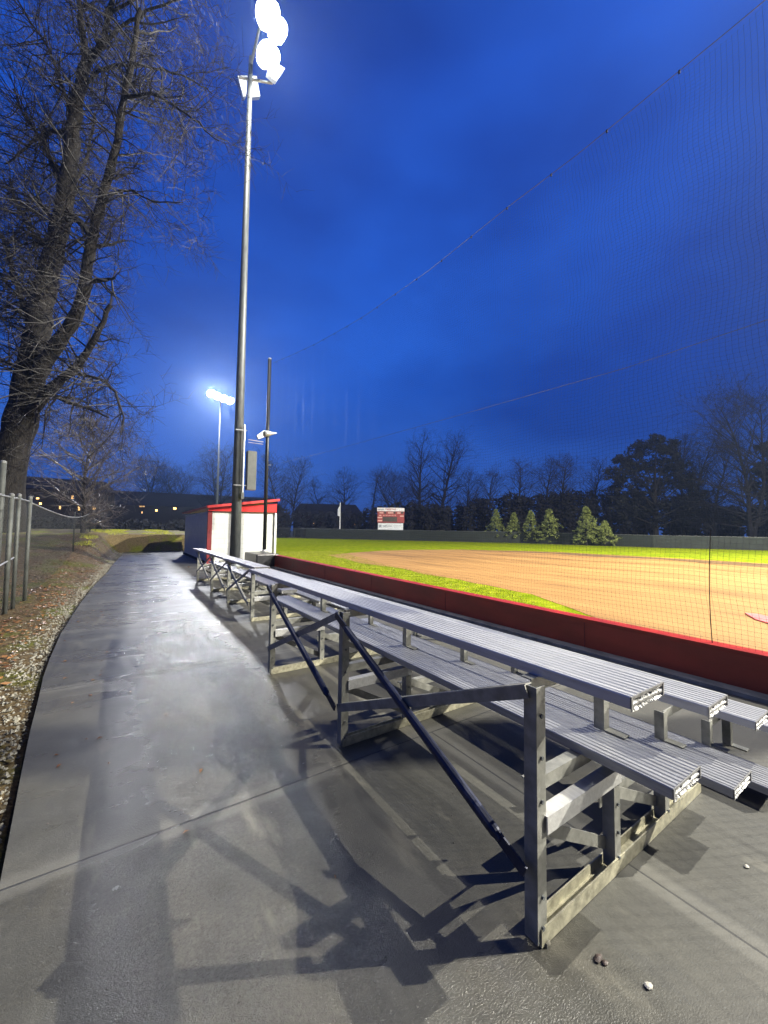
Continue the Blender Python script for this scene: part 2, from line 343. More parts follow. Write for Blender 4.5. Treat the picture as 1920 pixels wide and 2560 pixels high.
# ---------------------------------------------------------------- floodlight poles (lamps live with them)
def look(o, d): o.rotation_euler = Vector(d).to_track_quat('-Z', 'Y').to_euler()
LCOL = (1.0, .95, .82)
def flood_head(root, pos, aim, size=.36, energy=0, radius=.30, col=LCOL, visor=True):
    d = Vector(aim).normalized(); q = d.to_track_quat('Z', 'Y').to_matrix().to_4x4(); M = Matrix.Translation(pos) @ q
    h = MB().lathe([(.02, -.42), (.12, -.40), (.16, -.22), (size*.75, -.10), (size, .0), (size*.97, .0), (size*.7, -.085), (.05, -.15)], M, 20).build('floodlight_housing', STEELL, root, smooth=True)
    ln = MB().lathe([(size*.90, -.012), (size*.5, .015), (.001, .02)], M, 20).build('lens', LENS, root, smooth=True)
    subpart(h, ln)
    if visor:
        pr = [(size*1.02*math.cos(a), size*1.02*math.sin(a)) for a in [PI*k/10 for k in range(-1, 12)]]
        mb = MB(); n = len(pr)
        for rr_, zz in ((1.0, -.02), (1.05, .30)):
            for x, y in pr: mb.v.append(tuple(M @ Vector((x*rr_, y*rr_, zz*(1 if zz < 0 else max(.15, y/size))))))
        for x, y in pr: mb.v.append(tuple(M @ Vector((x*1.05, y*1.05, -.02))))
        mb.f = [(k, k+1, n+k+1, n+k) for k in range(n-1)]
        subpart(h, mb.build('visor', STEELL, root, smooth=True))
    if energy:
        L = bpy.data.lights.new('floodlight_lamp', 'AREA'); L.shape = 'DISK'; L.size = radius*2; L.energy = energy; L.color = col; L.spread = PI
        lo = bpy.data.objects.new('floodlight_lamp', L); C.objects.link(lo); lo.location = Vector(pos)+d*.06; look(lo, d)
        lo.matrix_world  # placed in world space, then parented to its housing
        loc = lo.location.copy(); lo.parent = h; lo.location = loc - root.location
    return h
def flood_pole(base, height, heads, label, r0=.19, group='floodlight poles around the ball field', arm=None):
    b = Vector(base); root = empty('floodlight_pole', b, label, 'floodlight pole', group)
    MB().tube([b, b+Vector((0, 0, height*.5)), b+Vector((0, 0, height))], [r0, r0*.72, r0*.42], 20).build('pole', STEEL, root, smooth=True)
    MB().lathe([(r0*1.9, 0), (r0*1.9, .04), (r0*1.25, .05), (r0*1.1, .14)], Matrix.Translation(b), 20).build('base_plate', STEEL, root)
    for a0, a1 in (arm or []): MB().tube([a0, a1], .05, 8).build('crossarm', STEELL, root)
    for h in heads: flood_head(root, *h)
    return root
# the pole just beyond the bleachers
PB = Vector((3.38, 14.9, 0))
top = PB + Vector((0, 0, 19.4))
h1, h2, h3, h4 = onY(664, 36, 13.3), onY(688, 76, 13.7), onY(664, 138, 14.1), onY(690, 186, 14.5)
near_pole = flood_pole(PB, 20.0, [
    (h1, (.38, -.60, -.74), .42, 480, .32), (h2, (.38, -.62, -.72), .37, 0, .3), (h3, (.50, -.40, -.8), .42, 360, .32),
    ],
    'tall galvanised floodlight pole in front of the dugout with blazing lamps at top',
    arm=[(Vector((3.38, 14.85, 19.7)), h1+Vector((-.1, .1, -.1))), (h3-Vector((.3, 0, 0)), h4+Vector((0, .1, 0))), (Vector((3.0, 15.1, 19.1)), Vector((4.2, 14.7, 19.3)))])
FACEGLOW = mat('glowing_housing_face', (.7, .7, .7), .4, emis=(.9, .94, 1), est=1.6)  # faint glow stands in for lamplight reflected by the pale housing faces
for quad, yy in ((((594, 188), (619, 188), (615, 243), (608, 243)), 15.15), (((624, 188), (642, 189), (651, 242), (625, 244)), 15.2),
                 (((690, 156), (713, 171), (703, 186), (682, 172)), 14.3), (((674, 166), (701, 189), (691, 203), (668, 183)), 14.35)):
    q = [onY(x, y, yy) for x, y in quad]; b = MB(); b.v = [tuple(p) for p in q]+[tuple(p+Vector((0, .22, .08))) for p in q]
    b.f = [(4, 5, 6, 7), (0, 1, 5, 4), (1, 2, 6, 5), (2, 3, 7, 6), (3, 0, 4, 7)]
    hh_ = b.build('floodlight_housing', STEELL, near_pole)
    c_ = (q[0]+q[1]+q[2]+q[3])/4; b = MB(); b.v = [tuple(p.lerp(c_, .06)+Vector((0, -.004, 0))) for p in q]; b.f = [(0, 3, 2, 1)]
    subpart(hh_, b.build('lens', FACEGLOW, near_pole))  # front face of the housing, its reflected light added as emission
# the far one beyond the dugout
FB = onD(541, 1300, 62.0); FB.z = 0
FT = onD(545, 1000, 62.0)
flood_pole(FB, FT.z+.4, [((FT.x-1.2, FT.y-.4, FT.z+.7), (.25, -.85, -.45), .62, 5600, .5, (.97, .98, 1)), ((FT.x-.3, FT.y-.5, FT.z+.45), (.25, -.85, -.45), .62, 5600, .5, (.97, .98, 1)),
    ((FT.x+.7, FT.y-.6, FT.z+.2), (.35, -.8, -.45), .62, 0, .42), ((FT.x+1.7, FT.y-.7, FT.z+.0), (.35, -.8, -.45), .62, 0, .42)],
    'distant floodlight pole rising behind the dugout roof with a glaring lamp bank', r0=.2,
    arm=[(FT+Vector((-1.3, -.15, .6)), FT+Vector((1.8, -.3, 0)))])
# the pair behind home plate and across the infield, out of the frame, whose lamps throw the shadows
for (bx, by, hh, ax, ay, en, lab) in ((17.6, -7.2, 20.5, .25, .66, 18500, 'floodlight pole behind home plate lighting the near infield'), (34.6, -16.9, 21.6, -.30, .75, 66000, 'floodlight pole across the infield beyond first base')):
    hs = [((bx-.9, by+.3, hh), (ax, ay, -.72), .42, en, .09), ((bx+.0, by+.3, hh), (ax, ay, -.72), .42, 0, .3), ((bx+.9, by+.3, hh), (ax, ay, -.72), .42, 0, .3)]
    flood_pole((bx, by, 0), hh+.3, hs, lab, arm=[(Vector((bx-1.2, by+.15, hh-.1)), Vector((bx+1.2, by+.15, hh-.1)))])
# two on the far side of the outfield, lighting grass and clay
for (bx, by, ax, ay, en, lab) in ((46, 46, -.6, -.6, 15000, 'floodlight pole at the far outfield corner'), ):
    pass

# ---------------------------------------------------------------- ground
def smooth(a, b, x): t = max(0, min(1, (x-a)/(b-a))); return t*t*(3-2*t)
EDGE = [(-9, .35), (-3, .1), (0, -.18), (1, -.27), (2.15, -.36), (3.44, -.48), (5, -.60), (6.6, -.66), (9, -.645), (11.2, -.60), (15, -.42), (18, -.36), (23, -.16), (27.3, .0)]
def edge(y):
    if y <= EDGE[0][0]: return EDGE[0][1]
    for (a, xa), (b, xb) in zip(EDGE, EDGE[1:]):
        if y <= b: return xa+(xb-xa)*(y-a)/(b-a)
    return EDGE[-1][1]
def hgt(x, y):
    z = -.10
    if x < 4.4:
        ex = edge(y)
        z += .07*smooth(ex+.02, ex-.08, x) if y < 27.4 else .07
        k = smooth(11, 33, y)*1.22
        side = smooth(ex-.15, ex-1.25, x) if y < 27.4 else 1
        back = smooth(27.4, 40, y)*1.22*(1-.25*smooth(1, 3.5, x)*smooth(44, 30, y))*smooth(60, 45, y) if y > 27.6 else 0
        bumpy = .10*(noise.noise(Vector((x*1.1, y*.5, 3)))) * (1 if x < ex-.1 or y > 27.7 else 0)
        z += max(k*side if y < 60 else 0, back)+bumpy
        if y > 60: z = z*smooth(90, 60, y)
    return z
xs = [-260, -120, -60, -30, -18, -12, -9, -7, -5.5, -4.5]+[-4+.14*i for i in range(34)]+[.8+.45*i for i in range(9)]+[4.9, 8, 20, 60, 130, 300]
ys = [-120, -60, -30, -15, -8, -4]+[-2+.3*i for i in range(150)]+[45, 50, 60, 75, 100, 160, 260, 420]
mb = MB()
for y in ys:
    for x in xs: mb.v.append((x, y, hgt(x, y)))
nx = len(xs)
for j in range(len(ys)-1):
    for i in range(nx-1): mb.f.append((j*nx+i, j*nx+i+1, (j+1)*nx+i+1, (j+1)*nx+i))
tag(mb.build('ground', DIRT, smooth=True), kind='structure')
# concrete walkway and pad, one slab with a real edge
ly = [-9+.6*i for i in range(61)]
left = [(edge(y), y) for y in ly if y < 27.2]+[(0, 27.3)]
right = [(3.15, 27.3), (2.75, 24.5), (2.75, 16.6), (4.64, 16.6), (4.64, -9)]
pl = [(x+.012*noise.noise(Vector((0, y*3, 0))), y) for x, y in left]+right
mb = MB(); n = len(pl)
mb.v = [(x, y, 0) for x, y in pl]+[(x, y, -.13) for x, y in pl]
mb.f = [tuple(reversed(range(n)))]+[(k, (k+1) % n, n+(k+1) % n, n+k) for k in range(n)]
tag(mb.build('concrete_path', CONC), kind='structure')
# ball field
mb = MB(); mb.v = [(4.84, -60, 0), (130, -60, 0), (130, 160, 0), (5.6, 160, 0), (5.6, 24, 0), (5.6, 16.6, 0), (4.84, 16.6, 0)]; mb.f = [tuple(range(7))]
fence_px = [(640, 1343), (700, 1344.6), (1025, 1351.8), (1300, 1358), (1634, 1369), (1920, 1376.6)]
FP = [onG(*p) for p in fence_px]
FP = [FP[0]+(FP[0]-FP[1])*1.2]+FP+[FP[-1]+Vector((-1, -22, 0)), FP[-1]+Vector((-14, -42, 0))]
mb = MB(); fp = [(4.84, -40, 0), (FP[-1].x, -40, 0)]+[(p.x, p.y, 0) for p in reversed(FP)]+[(5.8, FP[0].y, 0), (5.8, 16.6, 0), (4.84, 16.6, 0)]
mb.v = fp; mb.f = [tuple(range(len(fp)))]
tag(mb.build('grass_field', TURF), kind='structure')
clay_px = [(818, 1388), (863, 1397.5), (902, 1408), (1004, 1421), (1062, 1436), (1152, 1449), (1200, 1461), (1330, 1486), (1426, 1520), (1530, 1562)]
cp = [onG(*p) for p in clay_px]+[Vector((4.9, 2.2, 0)), Vector((4.9, -25, 0)), Vector((40, -25, 0))]
back_px = [(2000, 1415), (1920, 1409), (1780, 1401), (1634, 1393), (1500, 1386), (1417, 1381.5), (1300, 1377.5), (1152, 1374), (1025, 1374.8), (953, 1377), (880, 1382)]
cp += [onG(*p) for p in back_px]
# ragged rim
rim = []
for i, p in enumerate(cp):
    q = cp[(i+1) % len(cp)]; L_ = (q-p).length; k = max(1, min(60, int(L_/.25)))
    for j in range(k):
        s_ = p.lerp(q, j/k); nz = noise.noise(s_*1.3)*.12+noise.noise(s_*5)*.05
        rim.append((s_.x+nz, s_.y+nz, .005) if s_.x > 5 else (s_.x, s_.y, .005))
mb = MB(); mb.v = rim; mb.f = [tuple(range(len(rim)))]
tag(mb.build('clay_infield', CLAY), kind='structure')
# darker damp clay along the back rim
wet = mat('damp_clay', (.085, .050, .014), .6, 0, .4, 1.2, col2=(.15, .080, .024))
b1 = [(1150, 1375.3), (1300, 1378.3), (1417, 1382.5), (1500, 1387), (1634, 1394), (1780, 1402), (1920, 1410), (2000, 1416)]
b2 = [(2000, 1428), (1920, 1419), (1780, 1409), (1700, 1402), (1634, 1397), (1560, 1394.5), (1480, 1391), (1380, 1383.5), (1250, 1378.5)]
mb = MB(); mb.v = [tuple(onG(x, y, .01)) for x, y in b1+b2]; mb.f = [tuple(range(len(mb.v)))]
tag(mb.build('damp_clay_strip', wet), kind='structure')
mb = MB(); mb.v = [tuple(onG(x, y, .012)) for x, y in ((1862, 1533), (1893, 1536), (1935, 1545), (1960, 1562), (1925, 1560), (1888, 1549))]; mb.f = [tuple(range(6))]
o = MB(); o.v = [(x, y, z+.012) for x, y, z in mb.v]+mb.v; n = 6; o.f = [tuple(range(6))]+[(k, n+k, n+(k+1) % n, (k+1) % n) for k in range(6)]
tag(o.build('base_mat', mat('faded_red_vinyl', (.75, .13, .12), .6)), 'faded red vinyl mat lying on the orange clay at the right', 'mat')

# ---------------------------------------------------------------- red wall, net, net poles
WX = 4.66
def wt(y): return .335+(.465-.335)*(y+2)/18
mb = MB()
ysw = [-13+.5*i for i in range(55)]+[14.25]
for y in ysw:
    z = wt(y)
    for x, zz in ((WX, .0), (WX, z-.02), (WX+.02, z), (WX+.15, z), (WX+.17, z-.02), (WX+.17, 0)): mb.v.append((x, y, zz))
for j in range(len(ysw)-1):
    for k in range(5): mb.f.append((j*6+k, j*6+k+1, (j+1)*6+k+1, (j+1)*6+k))
mb.f.append((0, 5, 4, 3, 2, 1)); m_ = (len(ysw)-1)*6; mb.f.append(tuple(m_+k for k in range(6)))
root = empty('low_wall', (WX, 1, 0), 'long low dark red padded wall between the concrete and the field', 'wall')
mb.build('padding', REDW, root)
mb = MB()
for a, b in zip(ysw, ysw[1:]):
    pass
mb.v = []
for y in ysw:
    z = wt(y)
    for x, zz in ((WX-.006, z-.035), (WX-.006, z+.006), (WX+.176, z+.006), (WX+.176, z-.035)): mb.v.append((x, y+.0, zz))
for j in range(len(ysw)-1):
    for k in range(3): mb.f.append((j*4+k, j*4+k+1, (j+1)*4+k+1, (j+1)*4+k))
mb.build('top_cap', REDT, root)
for i in range(9):
    y = -7.2+2.44*i; MB().box((WX-.004, y-.006, .01), (WX+.004, y+.006, wt(y)-.04)).build('panel_joint', DARKST if 0 else MARO, root)
mb = MB().box((WX-.16, -13, 0.0), (WX-.004, 14.2, .035)); mb.build('concrete_footing', mat('footing_concrete', (.20, .20, .18), .6, 0, .3, 6, bump=.002), root)

def nt_top(y):
    pts = [(-13, 8.2), (-10, 7.5), (-6, 6.85), (-2, 6.45), (1, 6.38), (2.6, 6.39), (3.7, 6.47), (5.6, 6.53), (6.7, 6.64), (8, 6.76), (9.1, 6.93), (11.1, 7.28), (13.3, 7.75), (15.5, 8.25)]
    for (a, za), (b, zb) in zip(pts, pts[1:]):
        if y <= b: return za+(zb-za)*(y-a)/(b-a)
    return pts[-1][1]
def cell_scallop(y): f = (y/.75) % 1; return -.07*math.sin(PI*f)
netroot = empty('safety_net', (WX+.09, 1, 0), 'tall black safety net strung above the red wall along the field', 'net')
mb = MB(); nyy = 380; nzz = 26; y0, y1 = -13.0, 15.44
uvs = {}
for j in range(nyy+1):
    y = y0+(y1-y0)*j/nyy; zb, zt = wt(y)+.004, nt_top(y)+cell_scallop(y)
    for k in range(nzz+1):
        t_ = k/nzz; z = zb+(zt-zb)*t_
        amp = .10*t_**1.6*math.sin(PI*min(1, max(0, (15.5-y)/6)))+.035*t_*(1-t_)*4
        dx = amp*math.sin(2*PI*y/.75)*.6+.18*math.sin(PI*t_)*noise.noise(Vector((y*.35, t_*1.5, 1)))
        dy = .02*math.sin(z*5+y*3)*t_
        dz = .05*noise.noise(Vector((y*.9, z*.8, 7)))
        mb.v.append((WX+.09+dx*.8, y+dy, z+(dz if 0 < k < nzz else 0)))
for j in range(nyy):
    for k in range(nzz):
        a = j*(nzz+1)+k; mb.f.append((a, a+1, a+nzz+2, a+nzz+1))
mesh_flat = [(y0+(y1-y0)*j/nyy, k) for j in range(nyy+1) for k in range(nzz+1)]
o = mb.build('netting', NETM, netroot, smooth=True)
ul = o.data.uv_layers.new(name='m')
for l in o.data.loops:
    vi = l.vertex_index; j, k = divmod(vi, nzz+1); y = y0+(y1-y0)*j/nyy; zb, zt = wt(y), nt_top(y)
    ul.data[l.index].uv = (y+.02*math.sin(k*1.3+y), zb+(zt-zb)*k/nzz)
mb = MB(); mb.tube([(WX+.09, y0+(y1-y0)*j/200, nt_top(y0+(y1-y0)*j/200)) for j in range(201)], .0042, 6); mb.build('top_cable', RIMW, netroot)
def mid(y):
    pts = [(-13, 4.0), (-5, 3.5), (2.1, 3.34), (3.65, 3.40), (5.85, 3.49), (10, 3.68), (15.5, 4.0)]
    for (a, za), (b, zb) in zip(pts, pts[1:]):
        if y <= b: return za+(zb-za)*(y-a)/(b-a)
    return 4
mb = MB(); mb.tube([(WX+.11, y0+(y1-y0)*j/100, mid(y0+(y1-y0)*j/100)) for j in range(101)], .003, 6); mb.build('middle_cable', RIMW, netroot)
sy = onX(1776, 1500, WX).y
mb = MB(); mb.tube([(WX+.085, sy+.03*math.sin(z*2), z) for z in [wt(sy)+.0+.1*i for i in range(12)]], .004, 6); mb.build('seam_rope', BLACKP, netroot)
for i in range(19):
    y = 1.5+.75*i
    if y < 15.2: MB().box((WX+.083, y-.008, nt_top(y)-.03), (WX+.097, y+.008, nt_top(y)+.008)).build('cable_clip', DARKH, netroot)
def net_pole(x, y, z0, lab):
    r = empty('net_pole', (x, y, z0), lab, 'pole', 'black poles carrying the safety net')
    MB().tube([(x, y, z0), (x, y, 8.36)], .072, 16).build('post', BLACKP, r, smooth=True)
    MB().lathe([(.075, 8.36), (.072, 8.40), (.03, 8.43), (.001, 8.435)], Matrix.Translation((x, y, 0)), 16).build('cap', STEELL, r, smooth=True)
    mbb = MB().lathe([(.16, z0), (.16, z0+.03), (.085, z0+.035), (.08, z0+.09)], Matrix.Translation((x, y, 0)), 16); mbb.build('base_plate', STEELL if z0 > .2 else BLACKP, r)
    MB().tube([(x+.05, y-.06, 4.0), (x+.12, y-.1, 4.0)], .02, 6).build('cable_eye', STEELL, r)
    return r
NPX, NPY = 4.62, 15.45
net_pole(NPX, NPY, .52, 'black net pole standing on the black padded block near the dugout')
net_pole(WX+.09, -13.1, 0, 'black net pole at the far end of the red wall, behind the viewer')
# padded block
pc = onY(641.7, 1386, 14.25); pr = onY(688, 1386, 14.25)
pr_x = WX+.16
px0 = pc.x
mb = MB().box((px0, 14.26, 0), (pr_x+.02, 16.0, .50))
o = mb.build('padded_block', BLACKV, bevel=.05); tag(o, 'squat black vinyl padded block at the end of the red wall', 'padded block')
# horn fixture on the net pole
r = empty('horn_loudspeaker', (NPX, NPY, 5.2), 'small silver horn fixture clamped on the black net pole', 'loudspeaker')
def fr(x, y): return onY(x, y, 15.3)
a = [fr(642, 1088), fr(660, 1075), fr(668, 1076), fr(664, 1092), fr(646, 1098)]
mb = MB(); mb.v = [tuple(p) for p in a]+[tuple(p+Vector((0, .12, 0))) for p in a]; n = 5; mb.f = [tuple(reversed(range(5))), tuple(range(5, 10))]+[(k, (k+1) % n, n+(k+1) % n, n+k) for k in range(5)]
mb.build('bracket', STEELL, r, bevel=.01)
a0, a1 = fr(664, 1084), fr(691, 1083); dd = (a1-a0).normalized()
q = dd.to_track_quat('Z', 'Y').to_matrix().to_4x4(); MB().lathe([(.10, -.05), (.13, .0), (.12, .12), (.07, .25), (.02, (a1-a0).length)], Matrix.Translation(a0) @ q, 16).build('horn', STEELL, r, smooth=True)
# cabinet and conduit on the light pole
r = empty('electrical_cabinet', (3.7, 14.7, 2.9), 'tall grey electrical cabinet mounted on the floodlight pole', 'electrical box')
q0 = onY(618.5, 1127, 14.65); q1 = onY(638, 1226, 14.65)
MB().box((q0.x, 14.55, q1.z), (q1.x, 14.85, q0.z)).build('cabinet', GREYB, r, bevel=.012)
cx_ = onY(609, 1150, 14.6).x
zt, zb = onY(610, 1062, 14.6).z, onY(607, 1246, 14.6).z
MB().tube([(cx_, 14.62, zb), (cx_, 14.62, zt)], .035, 10).build('conduit', STEELL, r)
MB().box((cx_-.05, 14.58, zb-.02), (cx_+.05, 14.7, zb+.22)).build('conduit_fitting', GREYB, r)
z_ = onY(600, 1213, 14.6).z
MB().tube([(3.2, 14.66, z_), (cx_+.12, 14.60, z_)], .018, 6).build('clamp', STEELL, r)
z_ = onY(600, 1074, 14.6).z
MB().tube([(3.2, 14.66, z_), (cx_+.10, 14.60, z_)], .018, 6).build('clamp', STEELL, r)
p0, p1 = onY(621, 1099, 14.6), onY(658, 1105, 14.9)
MB().tube([p0, p1], .016, 6).build('bracket_arm', STEELL, r)
MB().tube([p0-Vector((0, 0, .1)), p1-Vector((0, 0, .09))], .012, 6).build('bracket_arm', STEELL, r)

# ---------------------------------------------------------------- dugout
DX, DY = 2.72, 16.6
zc = onY(522, 1277, DY).z
dr = onY(685, 1281, DY); DXR = dr.x
far = onX(462, 1335, DX); DYF = far.y
zf = onX(463, 1283, DX).z
root = empty('dugout', (DX, DY, 0), 'white painted block dugout with a bright red sloping roof', 'dugout')
mb = MB()
mb.v = [(DX, DY, 0), (DXR, DY, 0), (DXR, DY, zc+.08), (DX, DY, zc), (DX, DYF, 0), (DXR, DYF, 0), (DXR, DYF, zc+.08), (DX, DYF, zc-.02)]
mb.f = [(0, 1, 2, 3), (4, 7, 6, 5), (0, 3, 7, 4), (1, 5, 6, 2)]
mb.build('wall', BLOCK, root)
MB().box((DX-.03, DY-.03, 0), (DX+.13, DY-.004, zc+.0)).build('corner_trim', MARO, root)
MB().box((DX-.034, DY-.026, 0), (DX-.004, DY+.1, zc)).build('corner_trim', MARO, root)
MB().box((DX-.05, DY+.1, 0.0), (DX-.004, DYF, .10)).build('base_shade_strip', DARKH, root)  # near-black strip stands in for the shadow along the side wall's foot
# fascia wedge + roof: low at the path side, high at the field side
zr0 = onY(520, 1268, DY).z+.02; zr1 = onY(692, 1252, DY).z; zl = onY(464, 1275, DY+1).z
mb = MB(); yf = DY-.12
mb.v = [(DX-.03, yf, zc-.005), (DXR+.08, yf, zc+.03), (DXR+.08, yf, zr1-.14), (DX-.03, yf, zr0-.05),
        (DX-.03, yf+.1, zc-.005), (DXR+.08, yf+.1, zc+.03), (DXR+.08, yf+.1, zr1-.14), (DX-.03, yf+.1, zr0-.05)]
mb.f = [(0, 1, 2, 3), (4, 7, 6, 5), (0, 4, 5, 1), (1, 5, 6, 2), (2, 6, 7, 3), (3, 7, 4, 0)]
mb.build('fascia', REDM, root)
mb = MB(); x0, x1 = DX-.14, DXR+.14; s_ = (zr1-zr0)/(DXR-DX)
for yy in (DY-.30, DYF+.3):
    for xx in (x0, x1):
        z = zr0+s_*(xx-DX)
        mb.v += [(xx, yy, z-.05), (xx, yy, z+.03)]
mb.f = [(1, 3, 7, 5), (0, 4, 6, 2), (0, 2, 3, 1), (4, 5, 7, 6), (0, 1, 5, 4), (2, 6, 7, 3)]
rf = mb.build('roof', REDM, root)
mb = MB().bar((x0, DY-.315, zr0+s_*(x0-DX)+.0), (x1, DY-.315, zr0+s_*(x1-DX)+.0), .10, .02, (0, 0, 1)); subpart(rf, mb.build('drip_edge', mat('pale_red_flashing', (.62, .06, .06), .3, .3), root))
MB().box((DXR+.02, DY-.09, 0.3), (DXR+.10, DY-.0, zc)).build('downpipe', WHITEP, root)

# ---------------------------------------------------------------- bleachers
def plank_profile(wd, th=.038, ribs=9):
    pr = [(0, 0), (0, th-.004), (.003, th)]
    st = (wd-.012)/ribs
    for i in range(ribs):
        a = .006+i*st
        pr += [(a, th), (a+st*.18, th-.0035), (a+st*.42, th-.0035), (a+st*.6, th)]
    pr += [(wd-.003, th), (wd, th-.004), (wd, 0), (wd-.018, 0), (wd-.018, .003), (wd-.004, .003), (wd-.004, th-.010),
           (wd*.66+.002, th-.010), (wd*.66+.002, .001), (wd*.66-.002, .001), (wd*.66-.002, th-.010),
           (wd*.33+.002, th-.010), (wd*.33+.002, .001), (wd*.33-.002, .001), (wd*.33-.002, th-.010), (.004, th-.010), (.004, .003), (.018, .003), (.018, 0)]
    return pr
def endcap(x, y, z, wd, th, sgn):
    rnd = random.Random(int(x*991+y*77)); mb = MB(); z0, z1 = z-.007, z+.0375
    mb.box((x, y-.0035, z1-.004), (x+wd, y-.0005, z1)); mb.box((x, y-.0035, z0), (x+.010, y-.0005, z1-.0042)); mb.box((x+wd-.007, y-.0035, z0), (x+wd, y-.0005, z1-.0042))
    nx_, nz_ = 40, 12
    n = len(mb.v)
    for j in range(nz_+1):
        for i in range(nx_+1):
            u, v = i/nx_, j/nz_; slot = max(0, math.sin(v*2*PI*2-.6))**.7*min(1, min(u, 1-u)*12) if 0 < i < nx_ else 0
            d_ = .013*slot+rnd.uniform(-.0006, .001)*(1+slot) if 0 < i < nx_ and 0 < j < nz_ else 0
            mb.v.append((x+.010+(wd-.018)*u, y-.0015+d_, z0+(z1-z0-.005)*v+(rnd.uniform(-.0015, .0015) if 0 < j < nz_ else (rnd.uniform(-.004, .002) if j == 0 else 0))))
    for j in range(nz_):
        for i in range(nx_): a_ = n+j*(nx_+1)+i; mb.f.append((a_, a_+1, a_+nx_+2, a_+nx_+1))
    return mb
def ell(a, t, s1=1, s2=1): return [(0, 0), (s1*a, 0), (s1*a, s2*t), (s1*t, s2*t), (s1*t, s2*a), (0, s2*a)]
def bleacher(label, ox, y0, y1, frames, oz=0.0, rows=3, pipe=False, dx1=0.0, drop=0.0):
    root = empty('bleacher', (1.2+ox, y0, 0), label, 'bleacher', 'aluminium bleachers on the concrete pad')
    S = [(1.30+dx1, .866, .232), (1.94, .684, .222), (2.548, .470, .226), (3.15, .255, .226)][:rows]
    S = [S[0]]+[(x, z-drop, wd) for x, z, wd in S[1:]]
    T = [(1.578, .500, .245), (2.19, .284, .242), (2.80, .066, .24)][:rows]
    for x, z, wd in S:
        s_ = MB().extrude(plank_profile(wd, ribs=8), lambda a, b, t: (x+ox+a, t, z+oz+b), y0, y1).build('seat', ALU, root)
        subpart(s_, endcap(x+ox, y0-.001, z+oz, wd, .038, 1).build('end_cap', FOIL, root))
    for k, (x, z, wd) in enumerate(T):
        for i in ((0, 1) if 0 else (0,)):
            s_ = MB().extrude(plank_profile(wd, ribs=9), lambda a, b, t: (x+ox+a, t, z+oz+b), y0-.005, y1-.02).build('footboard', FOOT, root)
            subpart(s_, endcap(x+ox, y0-.006, z+oz, wd, .038, 1).build('end_cap', FOIL, root))
    XR, XM, XF = 1.228+ox, 1.752+ox, 2.242+ox
    for fi, y in enumerate(frames):
        # base rail: channel lying on the slab
        f = lambda a, b, t: (t, y-.032+a, .003+b)
        MB().extrude([(0, 0), (.062, 0), (.062, .045), (.057, .045), (.057, .005), (.005, .005), (.005, .058), (0, .058)], f, XR-.01, 2.66+ox).build('base_rail', CREAM, root)
        def leg(x, z1, a=.050):
            l = MB().extrude(ell(a, .006, 1, 1), lambda p, q_, t: (x-.025+p, y-.027+q_, t), .012 if 1 else 0, z1).build('leg', ALU2, root, bevel=.0015)
            for zz in (.06, .16, z1-.10, z1*.55, z1*.72):
                subpart(l, MB().tube([(x-.0252+.026, y-.0275, zz), (x-.0252+.026, y-.034, zz)], .007, 6).build('bolt', STEEL, root))
        leg(XR, .862+oz, .052); leg(XM, .495+oz); leg(XF, .282+oz)
        # bearers under each tread and seat
        L1 = lambda xa, xb, z, nm, yy=.0: MB().extrude([(0, 0), (.045, 0), (.045, -.005), (.005, -.005), (.005, -.050), (0, -.050)], lambda a, b, t: (t, y+.030+yy+a, z+b), xa, xb).build(nm, ALU2, root)
        L1(XR+.028, XM+.12, .499+oz, 'bearer'); L1(XM-.03, XF+.22, .283+oz, 'bearer'); L1(XR+.028, 1.52+ox+dx1, .865+oz, 'bearer')
        L1(XF-.03, 3.05+ox, .065+oz, 'bearer')
        MB().extrude([(0, 0), (.05, 0), (.05, -.005), (.005, -.005), (.005, -.06), (0, -.06)], lambda a, b, t: (t, y-.037+a, b), XR+.02, XM+.02).build('bearer', ALU, root).data.transform(Matrix.Translation((0, 0, .42+oz)))
        # seat posts standing on the treads
        for x_, za, zb_, sx in ((1.79, .538, .684, 1.95), (2.395, .322, .470, 2.56), (3.05, .104, .255, 3.16), (3.42, .0, .255, 3.2)):
            if sx > 3 and rows < 4: continue
            zb_ -= drop
            mb = MB().extrude(ell(.045, .006), lambda p, q_, t: (x_+ox-.022+p, y+.03+q_, t+oz), za+.002, zb_-.0)
            mb.box((x_+ox-.02, y-.05, za+oz+.0015), (x_+ox+.03, y+.033, za+oz+.007))
            mb.box((min(x_, sx)+ox, y+.038, zb_-.045+oz), (max(x_, sx+.19)+ox, y+.044, zb_-.001+oz))
            mb.build('seat_post', ALU2, root, bevel=.001)
    # gussets and diagonal bearers in each frame: from rear leg down to middle leg foot
        MB().bar((XR+.02, y+.012, .36), (XM-.02, y+.012, .10), .045, .006, (0, .0, 1)).build('diagonal_brace', ALU2, root)
        MB().bar((XM+.02, y+.012, .30), (XF-.02, y+.012, .09), .045, .006, (0, .0, 1)).build('diagonal_brace', ALU2, root)
    for a_, b_ in zip(frames, frames[1:]):
        xo = XR-.034
        # dark round pipe, ends flattened and bolted: top of far leg to low on near leg
        A = Vector((xo-.026, b_-.0, .845+oz)); B = Vector((xo-.026, a_+.005, .255)); d_ = (B-A).normalized()
        mb = MB().tube([A+d_*.13, A+d_*.16, B-d_*.13, B-d_*.10], [.012, .021, .021, .012], 12)
        mb.bar(A-d_*.01, A+d_*.14, .042, .008, (0, 1, 1)).bar(B-d_*.12, B+d_*.01, .042, .008, (0, 1, 1))
        mb.build('cross_brace', DARKST if not pipe else ALU2, root, smooth=False)
        A = Vector((xo-.006, a_+.0, .845+oz)); B = Vector((xo-.006, b_, .245))
